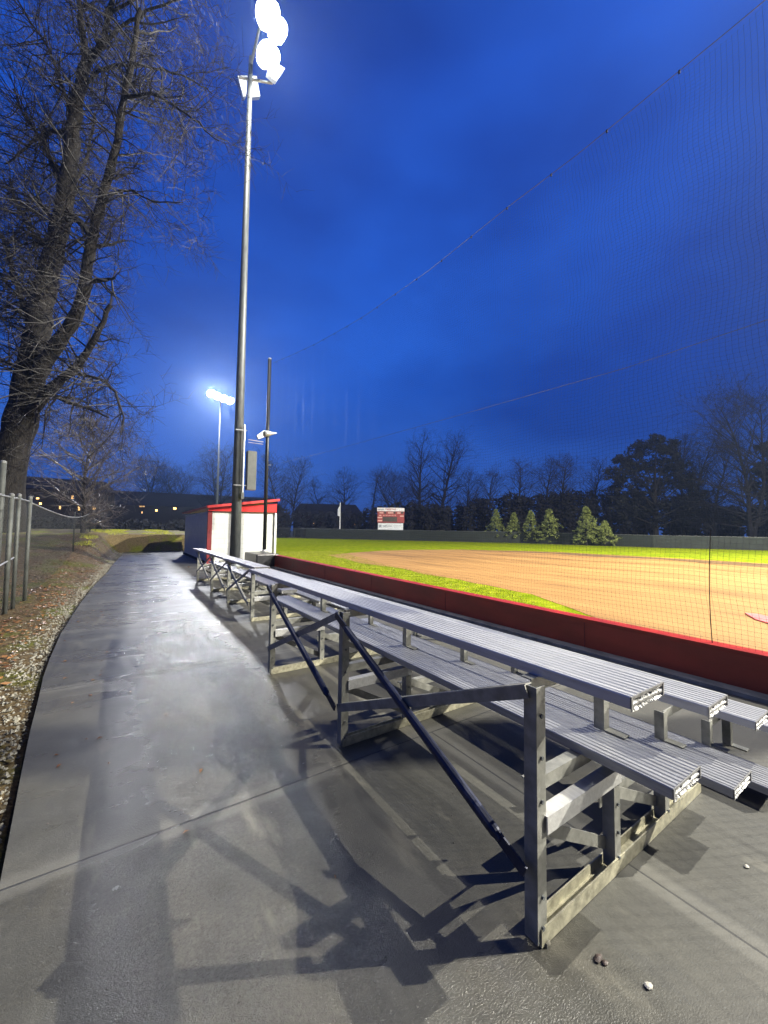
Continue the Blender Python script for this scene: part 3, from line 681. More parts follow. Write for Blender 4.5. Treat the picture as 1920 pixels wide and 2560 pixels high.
        mb = MB().bar(A, B, .045, .005, (0, 1, 1)); dd_ = (B-A).normalized(); up_ = Vector((0, dd_.z, -dd_.y)).normalized()
        if up_.z < 0: up_ = -up_
        off = up_*.0225+Vector((.02, 0, 0)); mb.bar(A+off, B+off, .036, .005, (1, 0, 0))
        mb.build('cross_brace', ALU2, root)
    return root
bleacher('nearer ribbed aluminium bleacher with blue-black cross braces in the foreground', 0, .576, 4.98, [.86, 2.29, 3.77], rows=4)
bleacher('farther aluminium bleacher in front of the floodlight pole and dugout', .42, 5.75, 12.0, [6.05, 7.70, 9.37, 11.4], oz=-.055, pipe=True, dx1=-.14, drop=.09)

# ---------------------------------------------------------------- fences at left
def chain_fence(name, label, pts, ht, posts, rail=True, sagf=None, z0f=None, group='chain link fences along the left bank'):
    root = empty(name, pts[0], label, 'fence', group)
    mb = MB(); L_ = 0; us = []
    P = [Vector(p) for p in pts]; seg = []
    for a, b in zip(P, P[1:]):
        k = max(2, int((b-a).length/.6))
        for i in range(k): seg.append(a.lerp(b, i/k))
    seg.append(P[-1]); acc = 0; prev = seg[0]; zs = []
    for i, p in enumerate(seg):
        acc += (p-prev).length; prev = p; gz = hgt(p.x, p.y)+.02 if z0f is None else z0f(p); tz = ht(i/(len(seg)-1), p, gz)
        mb.v += [(p.x, p.y, gz), (p.x, p.y, tz)]; us += [(acc, 0), (acc, tz-gz)]; zs.append(tz)
    for i in range(len(seg)-1): mb.f.append((2*i, 2*i+2, 2*i+3, 2*i+1))
    o = mb.build('chain_link', LINKM, root); ul_ = o.data.uv_layers.new(name='m')
    for l in o.data.loops: ul_.data[l.index].uv = us[l.vertex_index]
    if rail: MB().tube([(p.x, p.y, z) for p, z in zip(seg, zs)], .021, 8).build('top_rail', RIMW, root, smooth=True)
    for (x, y, zt_, rr_) in posts:
        gz = hgt(x, y)-.05
        pp = MB().tube([(x, y, gz), (x, y, zt_)], rr_, 12).build('post', FPOST, root, smooth=True)
        subpart(pp, MB().lathe([(rr_+.004, zt_-.02), (rr_+.004, zt_+.01), (rr_*.5, zt_+.03), (.001, zt_+.035)], Matrix.Translation((x, y, 0)), 12).build('post_cap', RIMW, root))
    return root
chain_fence('chain_link_fence', 'near grey chain link fence at the left edge with three close posts', [(-2.3, -4, 0), (-1.75, 3, 0), (-1.62, 8.6, 0), (-1.56, 9.95, 0)], lambda t, p, g: 1.88,
            [(-1.72, 4.2, 1.9, .03), (-1.60, 8.75, 1.92, .035), (-1.585, 9.2, 1.95, .03), (-1.555, 9.95, 1.96, .032), (-1.95, 9.9, 2.6, .045)])
chain_fence('chain_link_fence', 'far chain link fence with a sagging top rail running back to the trees', [(-1.56, 10.05, 0), (-1.72, 18, 0), (-1.85, 30, 0), (-2.3, 42, 0)],
            lambda t, p, g: 1.86-.30*math.sin(PI*min(1, t*1.45))+(t**1.2)*.95, [(-1.85, 30, 2.40, .03), (-1.75, 20, 1.98, .025), (-2.3, 42, 2.9, .03)])
# horizontal tension pipes on the near fence
r_ = empty('loose_rail', (-1.7, 8, .9), 'thin bright pipe leaning low across the near chain link fence', 'pipe')
MB().tube([onX(-20, 1425, -1.60), onX(34, 1394, -1.60)], .012, 8).build('pipe', STEELL, r_)

# ---------------------------------------------------------------- outfield fence
zt_px = [(640, 1319), (700, 1320), (1025, 1326), (1300, 1330), (1634, 1338.5), (1920, 1344)]
def ztop(i):
    i = max(0, min(5, i)); base = onG(*fence_px[i]); r = ray(*zt_px[i]); hb = Vector((base.x, base.y, 0)); k = hb.length/math.hypot(r.x, r.y); return H+r.z*k
root = empty('outfield_fence', FP[3], 'long outfield fence hung with dark green windscreen behind the grass', 'fence')
tops = [ztop(i-1) for i in range(len(FP))]
mb = MB(); ptsF = []
for i, (p, z) in enumerate(zip(FP, tops)): ptsF.append(Vector((p.x, p.y, z)))
def seg_lerp(i0, i1):
    res = []
    for i in range(i0, i1):
        for k in range(8): res.append(ptsF[i].lerp(ptsF[i+1], k/8))
    res.append(ptsF[i1]); return res
scr = seg_lerp(2, len(ptsF)-1); s0 = ptsF[2].lerp(ptsF[3], .22); scr = [s0]+[p for p in scr if (p-ptsF[2]).length > (s0-ptsF[2]).length]
for p in scr:
    w_ = .05*noise.noise(p*.7); mb.v += [(p.x+w_, p.y, .03), (p.x-w_, p.y, (p.z)*.5), (p.x, p.y, p.z-.03)]
for i in range(len(scr)-1):
    for k in (0, 1): mb.f.append((3*i+k, 3*i+3+k, 3*i+4+k, 3*i+k+1))
mb.build('windscreen', SCRM, root)
lk = seg_lerp(0, 3); mb = MB(); us = []; acc = 0
for i, p in enumerate(lk):
    if i: acc += (p-lk[i-1]).length
    mb.v += [(p.x-.05, p.y-.05, .0), (p.x-.05, p.y-.05, p.z)]; us += [(acc, 0), (acc, p.z)]
for i in range(len(lk)-1): mb.f.append((2*i, 2*i+2, 2*i+3, 2*i+1))
o = mb.build('chain_link', LINKM, root); ul_ = o.data.uv_layers.new(name='m')
for l in o.data.loops: ul_.data[l.index].uv = us[l.vertex_index]
MB().tube(seg_lerp(0, len(ptsF)-1), .035, 6).build('top_rail', GREYB, root)
allp = seg_lerp(0, len(ptsF)-1)
acc = 0; nextp = 0
for i in range(1, len(allp)):
    acc += (allp[i]-allp[i-1]).length
    if acc > nextp:
        nextp = acc+4.5; p = allp[i]; MB().tube([(p.x+.07, p.y+.07, 0), (p.x+.07, p.y+.07, p.z)], .035, 6).build('post', GREYB, root)

# ---------------------------------------------------------------- scoreboard, flagpole
def bdir(px): # horizontal unit directions: away from viewer, and to the right, at a bearing
    r = ray(px, 1300); f_ = Vector((r.x, r.y, 0)).normalized(); return f_, Vector((f_.y, -f_.x, 0))
def panel(mb, px0, py0, px1, py1, D, th, f_, rt_):
    """upright box square-on to the home plate side, D metres out"""
    a = onD(px0, py0, D); b = onD(px1, py1, D); cx__ = (a+b)/2; wd = abs((b-a).dot(rt_))/2; z0, z1 = sorted((a.z, b.z)); c_ = Vector((cx__.x, cx__.y, 0))
    n = len(mb.v)
    for s1 in (-1, 1):
        for s2 in (0, 1):
            for z in (z0, z1): p = c_+rt_*wd*s1+f_*th*s2; mb.v.append((p.x, p.y, z))
    mb.f += [tuple(n+i for i in q) for q in ((0, 1, 3, 2), (4, 6, 7, 5), (0, 4, 5, 1), (2, 3, 7, 6), (0, 2, 6, 4), (1, 5, 7, 3))]
    return mb
D = 62.5; f_, rt_ = bdir(977)
bs = onD(977, 1300, D)
root = empty('scoreboard', (bs.x, bs.y, 0), 'red scoreboard with white header and white sponsor board behind the outfield fence', 'scoreboard')
SBR = mat('scoreboard_red', (.30, .045, .04), .6, 0, .1, 3); SBW = mat('scoreboard_white', (.72, .68, .68), .6, 0, .08, 3); SBP = mat('scoreboard_pink_labels', (.72, .42, .36), .6, 0, .1, 3)
SBD = mat('scoreboard_digit_glass', (.055, .042, .03), .4, 0, .2, 3); SBG = mat('sponsor_grey_print', (.28, .30, .33), .6, 0, .2, 3); SBB = mat('sponsor_board', (.66, .69, .70), .6, 0, .06, 3)
X0, Y0, S_ = 920, 1250, .07233
def SB(a, b, c, d, t, m, nm, par=None, th=.02):
    mb = panel(MB(), X0+a*S_, Y0+b*S_, X0+c*S_, Y0+d*S_, D-t, th, f_, rt_)
    o = mb.build(nm, m, root)
    return subpart(par, o) if par else o
pn = SB(328, 385, 1250, 790, .0, SBR, 'board', th=.3)
hd = SB(318, 262, 1258, 395, .05, SBW, 'header', th=.3)
# header lettering: rows of small strokes, too far off to read
def letters(x0, x1, y0, y1, n, m, par, t):
    rnd = random.Random(int(x0)); mb = MB(); stp = (x1-x0)/n
    for i in range(n):
        a = x0+i*stp; panel(mb, X0+a*S_, Y0+y0*S_, X0+(a+stp*.25)*S_, Y0+y1*S_, D-t, .01, f_, rt_)
        yy = y0+(y1-y0)*rnd.choice((.0, .4, .8)); panel(mb, X0+(a+stp*.25)*S_, Y0+yy*S_, X0+(a+stp*.75)*S_, Y0+(yy+(y1-y0)*.22)*S_, D-t, .01, f_, rt_)
        if rnd.random() < .6: panel(mb, X0+(a+stp*.55)*S_, Y0+y0*S_, X0+(a+stp*.75)*S_, Y0+y1*S_, D-t, .01, f_, rt_)
    subpart(par, mb.build('lettering', m, root))
letters(355, 560, 300, 352, 6, SBG, hd, .07); letters(605, 970, 295, 355, 8, REDT, hd, .07); letters(1010, 1225, 300, 355, 6, SBG, hd, .07)
for a, b, c, d in ((400, 425, 530, 462), (690, 425, 880, 465), (1010, 430, 1125, 470), (385, 515, 460, 552), (335, 585, 490, 628), (335, 692, 490, 735), (1105, 540, 1235, 575)): SB(a, b, c, d, .03, SBP, 'label_plate', pn)
for a, b, c, d in ((560, 405, 625, 475), (885, 405, 950, 475), (1145, 410, 1225, 480), (505, 575, 1005, 755), (1110, 585, 1225, 755)): SB(a, b, c, d, .03, SBD, 'digit_window', pn)
for i in range(9): SB(520+i*52, 515, 545+i*52, 548, .03, SBP, 'inning_mark', pn)
sp_ = SB(345, 795, 1212, 1060, .0, SBB, 'sponsor_board', th=.25)
letters(520, 820, 875, 930, 7, SBG, sp_, .02); letters(905, 1165, 882, 905, 9, SBG, sp_, .02); letters(905, 1020, 925, 945, 5, SBG, sp_, .02)
mb = panel(MB(), X0+375*S_, Y0+850*S_, X0+460*S_, Y0+940*S_, D-.02, .01, f_, rt_); subpart(sp_, mb.build('emblem', SBG, root))
for a in (420, 1140):
    p = onD(X0+a*S_, 1330, D+.2); MB().tube([(p.x, p.y, 0), (p.x, p.y, onD(X0+a*S_, 1272, D).z)], .08, 8).build('post', STEEL, root)
D = 66; p = onD(850, 1300, D); zt = onD(850, 1256, D).z
root = empty('flagpole', (p.x, p.y, 0), 'thin white flagpole beyond the outfield fence left of the scoreboard', 'flagpole')
MB().tube([(p.x, p.y, 0), (p.x, p.y, zt)], [.10, .06], 8).build('pole', WHITEP, root)
f_, rt_ = bdir(850)
fl = MB(); a = Vector((p.x, p.y, zt-.5))
for i in range(5):
    for z in (0, -1.9): q_ = a-rt_*(.06+.09*i)+f_*(.1*math.sin(i*2)); fl.v.append((q_.x, q_.y, a.z+z-.35*i*.5+(.2*i if z else 0)))
fl.f = [(2*i, 2*i+2, 2*i+3, 2*i+1) for i in range(4)]; fl.build('flag', WHITEP, root)

# ---------------------------------------------------------------- houses
def house(label, px0, px1, D, ybase, yeave, yridge, windows, depth=9, gable=False, hip=.2):
    f_, rt_ = bdir((px0+px1)/2); a = onD(px0, 1300, D); b = onD(px1, 1300, D); c_ = (a+b)/2; wd = (b-a).length/2
    zE, zR = onD((px0+px1)/2, yeave, D).z, onD((px0+px1)/2, yridge, D).z
    c0 = Vector((c_.x, c_.y, 0)); root = empty('house', c0, label, 'house', 'dark houses beyond the field')
    P = lambda s, t, z: tuple(c0+rt_*(s*wd)+f_*t+Vector((0, 0, z)))
    mb = MB(); mb.v = [P(-1, 0, -.5), P(1, 0, -.5), P(1, 0, zE), P(-1, 0, zE), P(-1, depth, -.5), P(1, depth, -.5), P(1, depth, zE), P(-1, depth, zE)]
    mb.f = [(0, 1, 2, 3), (4, 7, 6, 5), (0, 3, 7, 4), (1, 5, 6, 2)]; mb.build('wall', BRICK, root)
    h = hip; mb = MB(); o_ = 1.04; mb.v = [P(-o_, -.5, zE-.05), P(o_, -.5, zE-.05), P(o_, depth+.5, zE-.05), P(-o_, depth+.5, zE-.05), P(-o_+h, depth/2, zR), P(o_-h, depth/2, zR)]
    mb.f = [(0, 1, 5, 4), (2, 3, 4, 5), (0, 4, 3), (1, 2, 5), (0, 3, 2, 1)]; rf = mb.build('roof', ROOFM, root)
    q = P(.45, depth/2, zR); subpart(rf, MB().box((q[0]-.4, q[1]-.4, zR-1), (q[0]+.4, q[1]+.4, zR+.5)).build('chimney', BRICK, root))
    def panel(mb, xa, ya, xb, yb, off, th, f_, rt_):
        # a flat box lying against the front wall's own plane
        q = []
        for px_, py_ in ((xa, ya), (xb, yb)):
            r = ray(px_, py_); t = (c0+f_*off-EYE).dot(f_)/r.dot(f_); q.append(EYE+r*t)
        z0, z1 = sorted((q[0].z, q[1].z)); n = len(mb.v)
        for p in q:
            for s2 in (0, th):
                for z in (z0, z1): mb.v.append((p.x+f_.x*s2, p.y+f_.y*s2, z))
        mb.f += [tuple(n+i for i in k) for k in ((0, 1, 3, 2), (4, 6, 7, 5), (0, 4, 5, 1), (2, 3, 7, 6), (0, 2, 6, 4), (1, 5, 7, 3))]
        return mb
    for (x, y, w_, h_, m_) in windows:
        fmb = MB(); panel(fmb, x-w_/2-.9, y-h_/2-.9, x+w_/2+.9, y+h_/2+.9, -.05, .04, f_, rt_); fr_ = fmb.build('window', BRICK, root)
        pm = MB()
        if m_ is WINL and w_ > 4:
            panel(pm, x-w_/2, y-h_/2, x-.4, y-.3, -.09, .02, f_, rt_); panel(pm, x+.4, y-h_/2, x+w_/2, y-.3, -.09, .02, f_, rt_)
            panel(pm, x-w_/2, y+.4, x-.4, y+h_/2, -.09, .02, f_, rt_); panel(pm, x+.4, y+.4, x+w_/2, y+h_/2, -.09, .02, f_, rt_)
        else: panel(pm, x-w_/2, y-h_/2, x+w_/2, y+h_/2, -.09, .02, f_, rt_)
        subpart(fr_, pm.build('pane', m_, root))
    return root
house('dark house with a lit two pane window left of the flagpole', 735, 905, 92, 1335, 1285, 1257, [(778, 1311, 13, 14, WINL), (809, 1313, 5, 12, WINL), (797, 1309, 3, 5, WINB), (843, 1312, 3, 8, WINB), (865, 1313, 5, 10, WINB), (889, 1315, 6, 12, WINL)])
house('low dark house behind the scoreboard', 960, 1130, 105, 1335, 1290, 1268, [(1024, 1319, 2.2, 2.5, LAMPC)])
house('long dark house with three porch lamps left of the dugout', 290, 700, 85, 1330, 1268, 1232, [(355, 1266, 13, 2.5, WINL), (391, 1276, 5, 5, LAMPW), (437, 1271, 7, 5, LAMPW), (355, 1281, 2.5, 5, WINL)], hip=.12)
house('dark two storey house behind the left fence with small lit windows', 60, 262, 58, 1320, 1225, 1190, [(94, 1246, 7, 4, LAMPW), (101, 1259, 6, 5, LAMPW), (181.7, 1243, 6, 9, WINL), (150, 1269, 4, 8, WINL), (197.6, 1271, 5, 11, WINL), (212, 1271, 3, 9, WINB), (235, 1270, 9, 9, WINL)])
# small lamp far off at the right
p = onD(1853, 1306, 80)
root = empty('yard_lamp', (p.x, p.y, 0), 'small white yard lamp glowing in the dark trees at far right', 'lamp')
MB().tube([(p.x, p.y, 0), (p.x, p.y, p.z)], .06, 6).build('post', BLACKP, root)
MB().lathe([(.02, -.35), (.30, -.2), (.38, 0), (.30, .2), (.02, .3)], Matrix.Translation(p), 10).build('lamp_globe', LAMPC, root)

# ---------------------------------------------------------------- trees
def grow(rnd, mbs, p, d, L_, r, lvl, maxl, droop=0.0, kids=(5, 8), twigr=.006, spread=.9, shrink=.55, wig=.18, segs=4, sides=(7, 5, 3, 3, 3), up=0):
    pts = [p.copy()]; dd = d.normalized(); q = p.copy()
    for i in range(segs):
        dd = (dd+Vector((rnd.gauss(0, wig), rnd.gauss(0, wig), rnd.gauss(0, wig)+up-droop*(lvl*.5)))).normalized()
        q = q+dd*(L_/segs); pts.append(q.copy())
    rad = [max(twigr*.5, r*(1-.75*i/segs)) for i in range(segs+1)]
    mbs[0 if lvl == 0 else 1].tube(pts, rad, sides[min(lvl, 4)], cap=False)
    if lvl >= maxl: return
    n = rnd.randint(*kids)
    for k in range(n):
        t = rnd.uniform(.25, 1.0)*segs; i = min(segs-1, int(t)); b = pts[i].lerp(pts[i+1], t-i)
        ax = (pts[i+1]-pts[i]).normalized(); sd = Vector((rnd.gauss(0, 1), rnd.gauss(0, 1), rnd.gauss(0, 1))); sd = (sd-ax*sd.dot(ax)).normalized()
        nd = (ax*(1-spread*.5)+sd*spread*rnd.uniform(.6, 1.1)).normalized()
        grow(rnd, mbs, b, nd, L_*shrink*rnd.uniform(.7, 1.25), max(twigr, rad[i]*.5), lvl+1, maxl, droop, kids, twigr, spread, shrink, wig, max(2, segs-1) if lvl > 0 else segs, sides, up)

# the old tree at the left, limbs surveyed from the photograph and given real depth
rnd = random.Random(4)
TD = 12.0
def tp(x, y, dz=0): return onD(x*.5876, y*.5876, TD+dz)
base = onD(22, 1250, TD); base.z = hgt(base.x, base.y)-.1
limbs = [
 ([(5, 2260, 0), (30, 2000, 0), (85, 1800, 0), (120, 1640, 0), (150, 1480, 0), (170, 1340, .1), (195, 1200, .2), (235, 1060, .3), (268, 900, .3), (295, 700, .4), (312, 520, .5), (345, 370, .5), (368, 260, .6)], .50, .145),
 ([(368, 260, .6), (345, 120, .4), (335, -40, .2), (330, -300, 0)], .12, .05),
 ([(368, 270, .6), (430, 190, 0), (460, 60, -.5), (500, -150, -1)], .12, .05),
 ([(130, 1680, 0), (180, 1570, -.2), (240, 1470, -.4), (318, 1360, -.6), (362, 1200, -.8), (385, 1040, -.8), (425, 860, -1), (485, 660, -1.2), (528, 420, -1.4), (560, 240, -1.6), (600, 40, -2)], .24, .05),
 ([(110, 1790, 0), (200, 1670, -.4), (325, 1560, -.8), (400, 1440, -1.1), (470, 1300, -1.4)], .19, .05),
 ([(362, 1200, -.8), (430, 1195, -1.1), (490, 1185, -1.4)], .09, .03),
 ([(385, 1040, -.8), (460, 1045, -.6), (532, 1020, -.4)], .07, .025),
 ([(268, 900, .3), (350, 950, 0), (398, 1050, -.6)], .13, .07),
 ([(180, 1660, -.3), (300, 1715, -.8), (380, 1740, -1.2), (455, 1775, -1.6)], .07, .02),
 ([(330, 1590, -.8), (440, 1620, -1.4), (505, 1690, -1.8), (522, 1800, -2.0), (515, 1850, -2.1)], .05, .012),
 ([(295, 560, .4), (220, 560, .8), (170, 585, 1.2), (100, 640, 1.6), (20, 700, 2)], .08, .03),
 ([(262, 760, .3), (205, 660, .8), (165, 575, 1.2), (110, 500, 1.6), (60, 380, 2)], .08, .03),
 ([(248, 960, .3), (180, 880, .8), (110, 830, 1.4), (20, 820, 2)], .06, .02),
 ([(150, 1440, 0), (110, 1330, .6), (60, 1180, 1.2), (20, 1030, 1.6), (-40, 960, 2)], .10, .04),
 ([(120, 1620, 0), (60, 1560, .8), (0, 1530, 1.4), (-90, 1500, 2)], .08, .03),
 ([(345, 380, .5), (430, 300, .2), (560, 280, -.3), (700, 300, -.8), (830, 350, -1.2), (905, 400, -1.5)], .06, .012),
 ([(528, 420, -1.4), (640, 400, -1.8), (740, 450, -2.1), (850, 530, -2.4), (925, 600, -2.6)], .05, .012),
 ([(425, 860, -1), (500, 815, -1.2), (570, 815, -1.6), (650, 855, -2.0), (775, 862, -2.4)], .05, .010),
 ([(430, 190, 0), (560, 90, -.4), (700, 20, -.8), (860, -40, -1.2)], .06, .02),
 ([(460, 60, -.5), (600, -20, -.9), (760, -60, -1.3)], .05, .02),
 ([(268, 880, .3), (330, 760, .8), (380, 640, 1.4), (400, 480, 2)], .07, .03),
 ([(312, 520, .5), (270, 380, .9), (200, 200, 1.4), (110, 60, 1.8), (40, -60, 2)], .07, .02),
 ([(335, -40, .2), (240, -120, .8), (120, -160, 1.5)], .05, .02),
 ([(170, 1340, .1), (100, 1240, 1.6), (60, 1200, 2.6), (0, 1160, 3.6)], .09, .03),
 ([(235, 1060, .3), (150, 1000, 1.8), (90, 900, 2.8), (40, 760, 3.8)], .09, .03)]
root = empty('bare_tree', base, 'huge bare old tree with forked dark trunk at the left behind the fence', 'tree')
tk, cr = MB(), MB(); tot = 0
def sub(pts, k=3):
    o_ = []
    for i in range(len(pts)-1):
        p0 = pts[max(0, i-1)]; p1 = pts[i]; p2 = pts[i+1]; p3 = pts[min(len(pts)-1, i+2)]
        for j in range(k):
            t = j/k; o_.append(.5*((2*p1)+(p2-p0)*t+(2*p0-5*p1+4*p2-p3)*t*t+(3*p1-p0-3*p2+p3)*t**3))
    o_.append(pts[-1]); return o_
for li, (pp, ra, rb) in enumerate(limbs):
    P = sub([tp(*q) for q in pp], 4); n = len(P)
    rad = [ra+(rb-ra)*(i/(n-1))**.8 for i in range(n)]
    if li == 0:
        for i in range(4): rad[i] *= 1.0+.25*(1-i/4)
    Pn = [p+Vector((rnd.gauss(0, .02), rnd.gauss(0, .02), 0)) for p in P]
    tk.tube(Pn, [r*(1+.08*math.sin(i*1.7)) for i, r in enumerate(rad)], 12 if ra > .1 else 7, cap=False)
    for i in range(n-1):
        seg = (P[i+1]-P[i]); ln = seg.length
        if P[i].z < 4.0 and li == 0: continue
        if P[i].z > 21.5: continue
        dens = (4.2 if rad[i] > .12 else 7)*ln; cnt = int(dens)+(1 if rnd.random() < dens-int(dens) else 0)
        for k in range(cnt):
            b = P[i].lerp(P[i+1], rnd.random()); ax = seg.normalized(); sd = Vector((rnd.gauss(0, 1), rnd.gauss(0, 1), rnd.gauss(0, 1))); sd = (sd-ax*sd.dot(ax)).normalized()
            nd = (ax*.45+sd*.9).normalized()
            right_ = nd.dot(RT)
            L_ = rnd.uniform(.8, 2.0)*(1.25 if right_ < 0 else .80)
            if P[i].z < 7 and right_ > 0: L_ *= .8
            grow(rnd, (cr, cr), b, nd, L_, min(.028, rad[i]*.5), 1, 3, .06, (5, 7), .0045, .95, .55, .24, 4)
tk.build('trunk', BARK, root, smooth=True); cr.build('crown', TWIG, root)

# wet small tree hanging over the left fence
def bare(label, px, D, ybase, ytop, width, seed, group='bare trees beyond the field', lean=(0, 0), m_=TWIGF, mt=TWIGF, kids=(5, 7), maxl=3, name='bare_tree', twigr=.016, stems=1, zb=None, narrow=False):
    rnd = random.Random(seed); b = onD(px, ybase, D); zt_ = onD(px, ytop, D).z; b.z = -.1 if zb is None else zb; Ht = zt_-b.z
    root = empty(name, b, label, 'tree', group); tk, cr = MB(), MB()
    for s_ in range(stems):
        pts = [b.copy()]; d = Vector((lean[0]*RT.x+lean[1]*FW.x, lean[0]*RT.y+lean[1]*FW.y, 1))+Vector((rnd.gauss(0, .12), rnd.gauss(0, .12), 0))*(stems > 1)*2
        n = 9; q = b.copy(); dirs = []
        for i in range(n):
            d = (d.normalized()+Vector((rnd.gauss(0, .07), rnd.gauss(0, .07), .05))).normalized(); q = q+d*(Ht*.92/n/max(.5, d.z)); pts.append(q.copy())
        r0 = Ht*.020*(.8 if stems > 1 else 1); rad = [max(.03, r0*(1-.9*i/n)) for i in range(n+1)]
        tk.tube(pts, rad, 8, cap=False)
        W = abs(width)/F*D/2
        for i in range(2, n+1):
            t = i/n; env = math.sin(PI*min(.97, max(.12, (t-.12)/.95)))**.6 if not narrow else .5
            for k in range(8):
                a_ = rnd.uniform(0, 2*PI); el = rnd.uniform(.1, .9)+.6*t*t
                nd = Vector((math.cos(a_), math.sin(a_), el)).normalized()
                grow(rnd, (cr, cr), pts[i].lerp(pts[i-1], rnd.random()), nd, W*env*rnd.uniform(.7, 1.15)*1.15, rad[i]*.45+.012, 1, maxl, 0.0, kids, twigr, .85, .55, .16, 4, up=.07)
    tk.build('trunk', mt, root, smooth=True); cr.build('crown', m_, root); return root
WETT = mat('wet_pale_twigs', (.07, .06, .06), .42, 0, .5, 3)
bare('small wet twiggy tree with glinting branches behind the left fence', 205, 23, 1330, 1060, 250, 11, group=None, m_=WETT, mt=BARK, twigr=.008, kids=(6, 8), zb=.6)
bt = [ # label, px, D, ytop, width
 ('twin stemmed tall bare tree above the scoreboard, left one', 1050, 95, 1083, 120, 21, (0, 0), 1),
 ('tallest bare tree with a fine round crown right of the scoreboard', 1092, 96, 1078, 150, 22, (0.02, 0), 1),
 ('round topped lone bare tree above the flagpole house', 862, 110, 1175, 90, 23, (0, 0), 1),
 ('bare tree with leaning crooked limbs left of the tall pair', 1012, 90, 1190, 130, 24, (-.45, 0), 2),
 ('slim upright bare tree between the flagpole house and scoreboard', 923, 105, 1173, 26, 25, (-.03, 0), 1),
 ('bare tree behind the net pole right of the floodlight pole', 722, 88, 1150, 110, 26, (.05, 0), 2),
 ('bare tree behind the floodlight pole left side', 556, 88, 1128, 120, 27, (-.05, 0), 2),
 ('bushy bare tree above the long house', 372, 95, 1140, 110, 28, (0, 0), 2),
 ('broad low bare tree left of the dugout above the house roof', 452, 98, 1180, 120, 29, (0, 0), 2),
 ('bare tree right of the tallest one with layered branches', 1165, 90, 1180, 110, 30, (0, 0), 1),
 ('faint bare tree between the two houses', 800, 120, 1195, 70, 31, (0, 0), 1),
 ('bare tree at the left rim of the right hand wood', 1235, 85, 1175, 100, 32, (0, 0), 1),
 ('bare tree in the right hand wood above the first small pines', 1290, 82, 1158, 100, 33, (0, 0), 1),
 ('tall bare tree in the right hand wood above the gap in the pines', 1345, 80, 1140, 100, 34, (0, 0), 1),
 ('bare tree in the right hand wood left of the big dark evergreen', 1405, 78, 1142, 100, 35, (0, 0), 1),
 ('bare tree close beside the big dark evergreen', 1470, 76, 1146, 100, 36, (0, 0), 1),
 ('bare tree leaning behind the big evergreen on its right', 1705, 74, 1090, 130, 37, (.05, 0), 2),
 ('big spreading bare tree at the right edge of the view', 1880, 60, 1010, 240, 38, (-.05, 0), 2),
 ('bare tree between the right edge tree and the evergreen', 1790, 66, 1085, 120, 39, (.1, 0), 2)]
for lab, px, D, yt, wd, sd, ln, st in bt:
    bare(lab, px, D, 1330, yt, wd, sd, lean=ln, stems=st, narrow=wd < 30, kids=(4, 6) if wd < 200 else (5, 6), twigr=.014)

def leafy(rnd, mb, c_, R_, n, size, flat=.8):
    for i in range(n):
        v = Vector((rnd.gauss(0, 1), rnd.gauss(0, 1), rnd.gauss(0, 1))).normalized()*(R_*rnd.random()**.4); v.z *= flat
        p = c_+v; a = Vector((rnd.gauss(0, 1), rnd.gauss(0, 1), rnd.gauss(0, 1))).normalized(); b = a.orthogonal().normalized(); s = size*rnd.uniform(.5, 1.3)
        k = len(mb.v); mb.v += [tuple(p+a*s), tuple(p+b*s*.6), tuple(p-a*s*.4), tuple(p-b*s*.6)]; mb.f.append((k, k+1, k+2, k+3))
def evergreen(label, px, D, ytop, wpx, seed):
    rnd = random.Random(seed); b = onD(px, 1345, D); b.z = 0; zt_ = onD(px, ytop, D).z; W = wpx/F*D/2
    root = empty('young_pine', b, label, 'tree', 'young pines behind the outfield fence'); MB().tube([b, b+Vector((0, 0, zt_*.9))], [.12, .03], 8).build('trunk', BARK, root)
    mb = MB(); n = int(150+60*W); lob = [(rnd.uniform(0, 2*PI), rnd.uniform(.1, .7), rnd.uniform(1.1, 1.5)) for _ in range(6)]
    for i in range(n):
        t = rnd.random()**.8; z = .25+t*(zt_-.3); rr_ = W*(1-t)**.75*(.85+.3*rnd.random())+.06
        a_ = rnd.uniform(0, 2*PI)
        for la, lt, lk_ in lob:
            if abs(lt-t) < .14: rr_ *= 1+(lk_-1)*max(0, math.cos(a_-la))
        q = rr_*rnd.uniform(.5, 1.05); c_ = b+Vector((math.cos(a_)*q, math.sin(a_)*q, z))
        leafy(rnd, mb, c_, .24, 22, .10)
    mb.build('crown', PINE, root); return root
evergreen('leftmost of the young pines behind the outfield fence', 1240, 56, 1274, 46, 1)
evergreen('smallest young pine, second from the left behind the outfield fence', 1284, 54, 1283, 40, 2)
evergreen('third young pine from the left behind the outfield fence', 1328, 52, 1277, 40, 3)
evergreen('young pine with a wide base, fourth from the left, beside the gap', 1374, 50, 1274, 50, 4)
evergreen('largest young pine, right of the gap', 1466, 46, 1267, 54, 5)
evergreen('low rounded young pine at the right end of the row', 1512, 45, 1304, 42, 6)
def big_evergreen(label, px, D, blobs, seed, size=.5):
    rnd = random.Random(seed); b = onD(px, 1340, D); b.z = 0
    root = empty('dark_evergreen_tree', b, label, 'tree'); tk = MB(); mb = MB()
    zt_ = max(onD(x, y, D).z for x, y, r in blobs); tk.tube([b, b+Vector((0, 0, zt_*.8))], [.5, .15], 8)
    for x, y, r in blobs:
        dd = rnd.uniform(-3, 3); c_ = onD(x, y, D+dd); R_ = r/F*D
        tk.tube([b+Vector((0, 0, c_.z*.55)), c_], [.15, .05], 5)
        for k in range(26):
            v = Vector((rnd.gauss(0, 1), rnd.gauss(0, 1), rnd.gauss(0, 1))).normalized()*R_*rnd.uniform(.3, .95); leafy(rnd, mb, c_+v, R_*.33, 34, size)
    tk.build('trunk', BARK, root); mb.build('crown', DARKL, root); return root
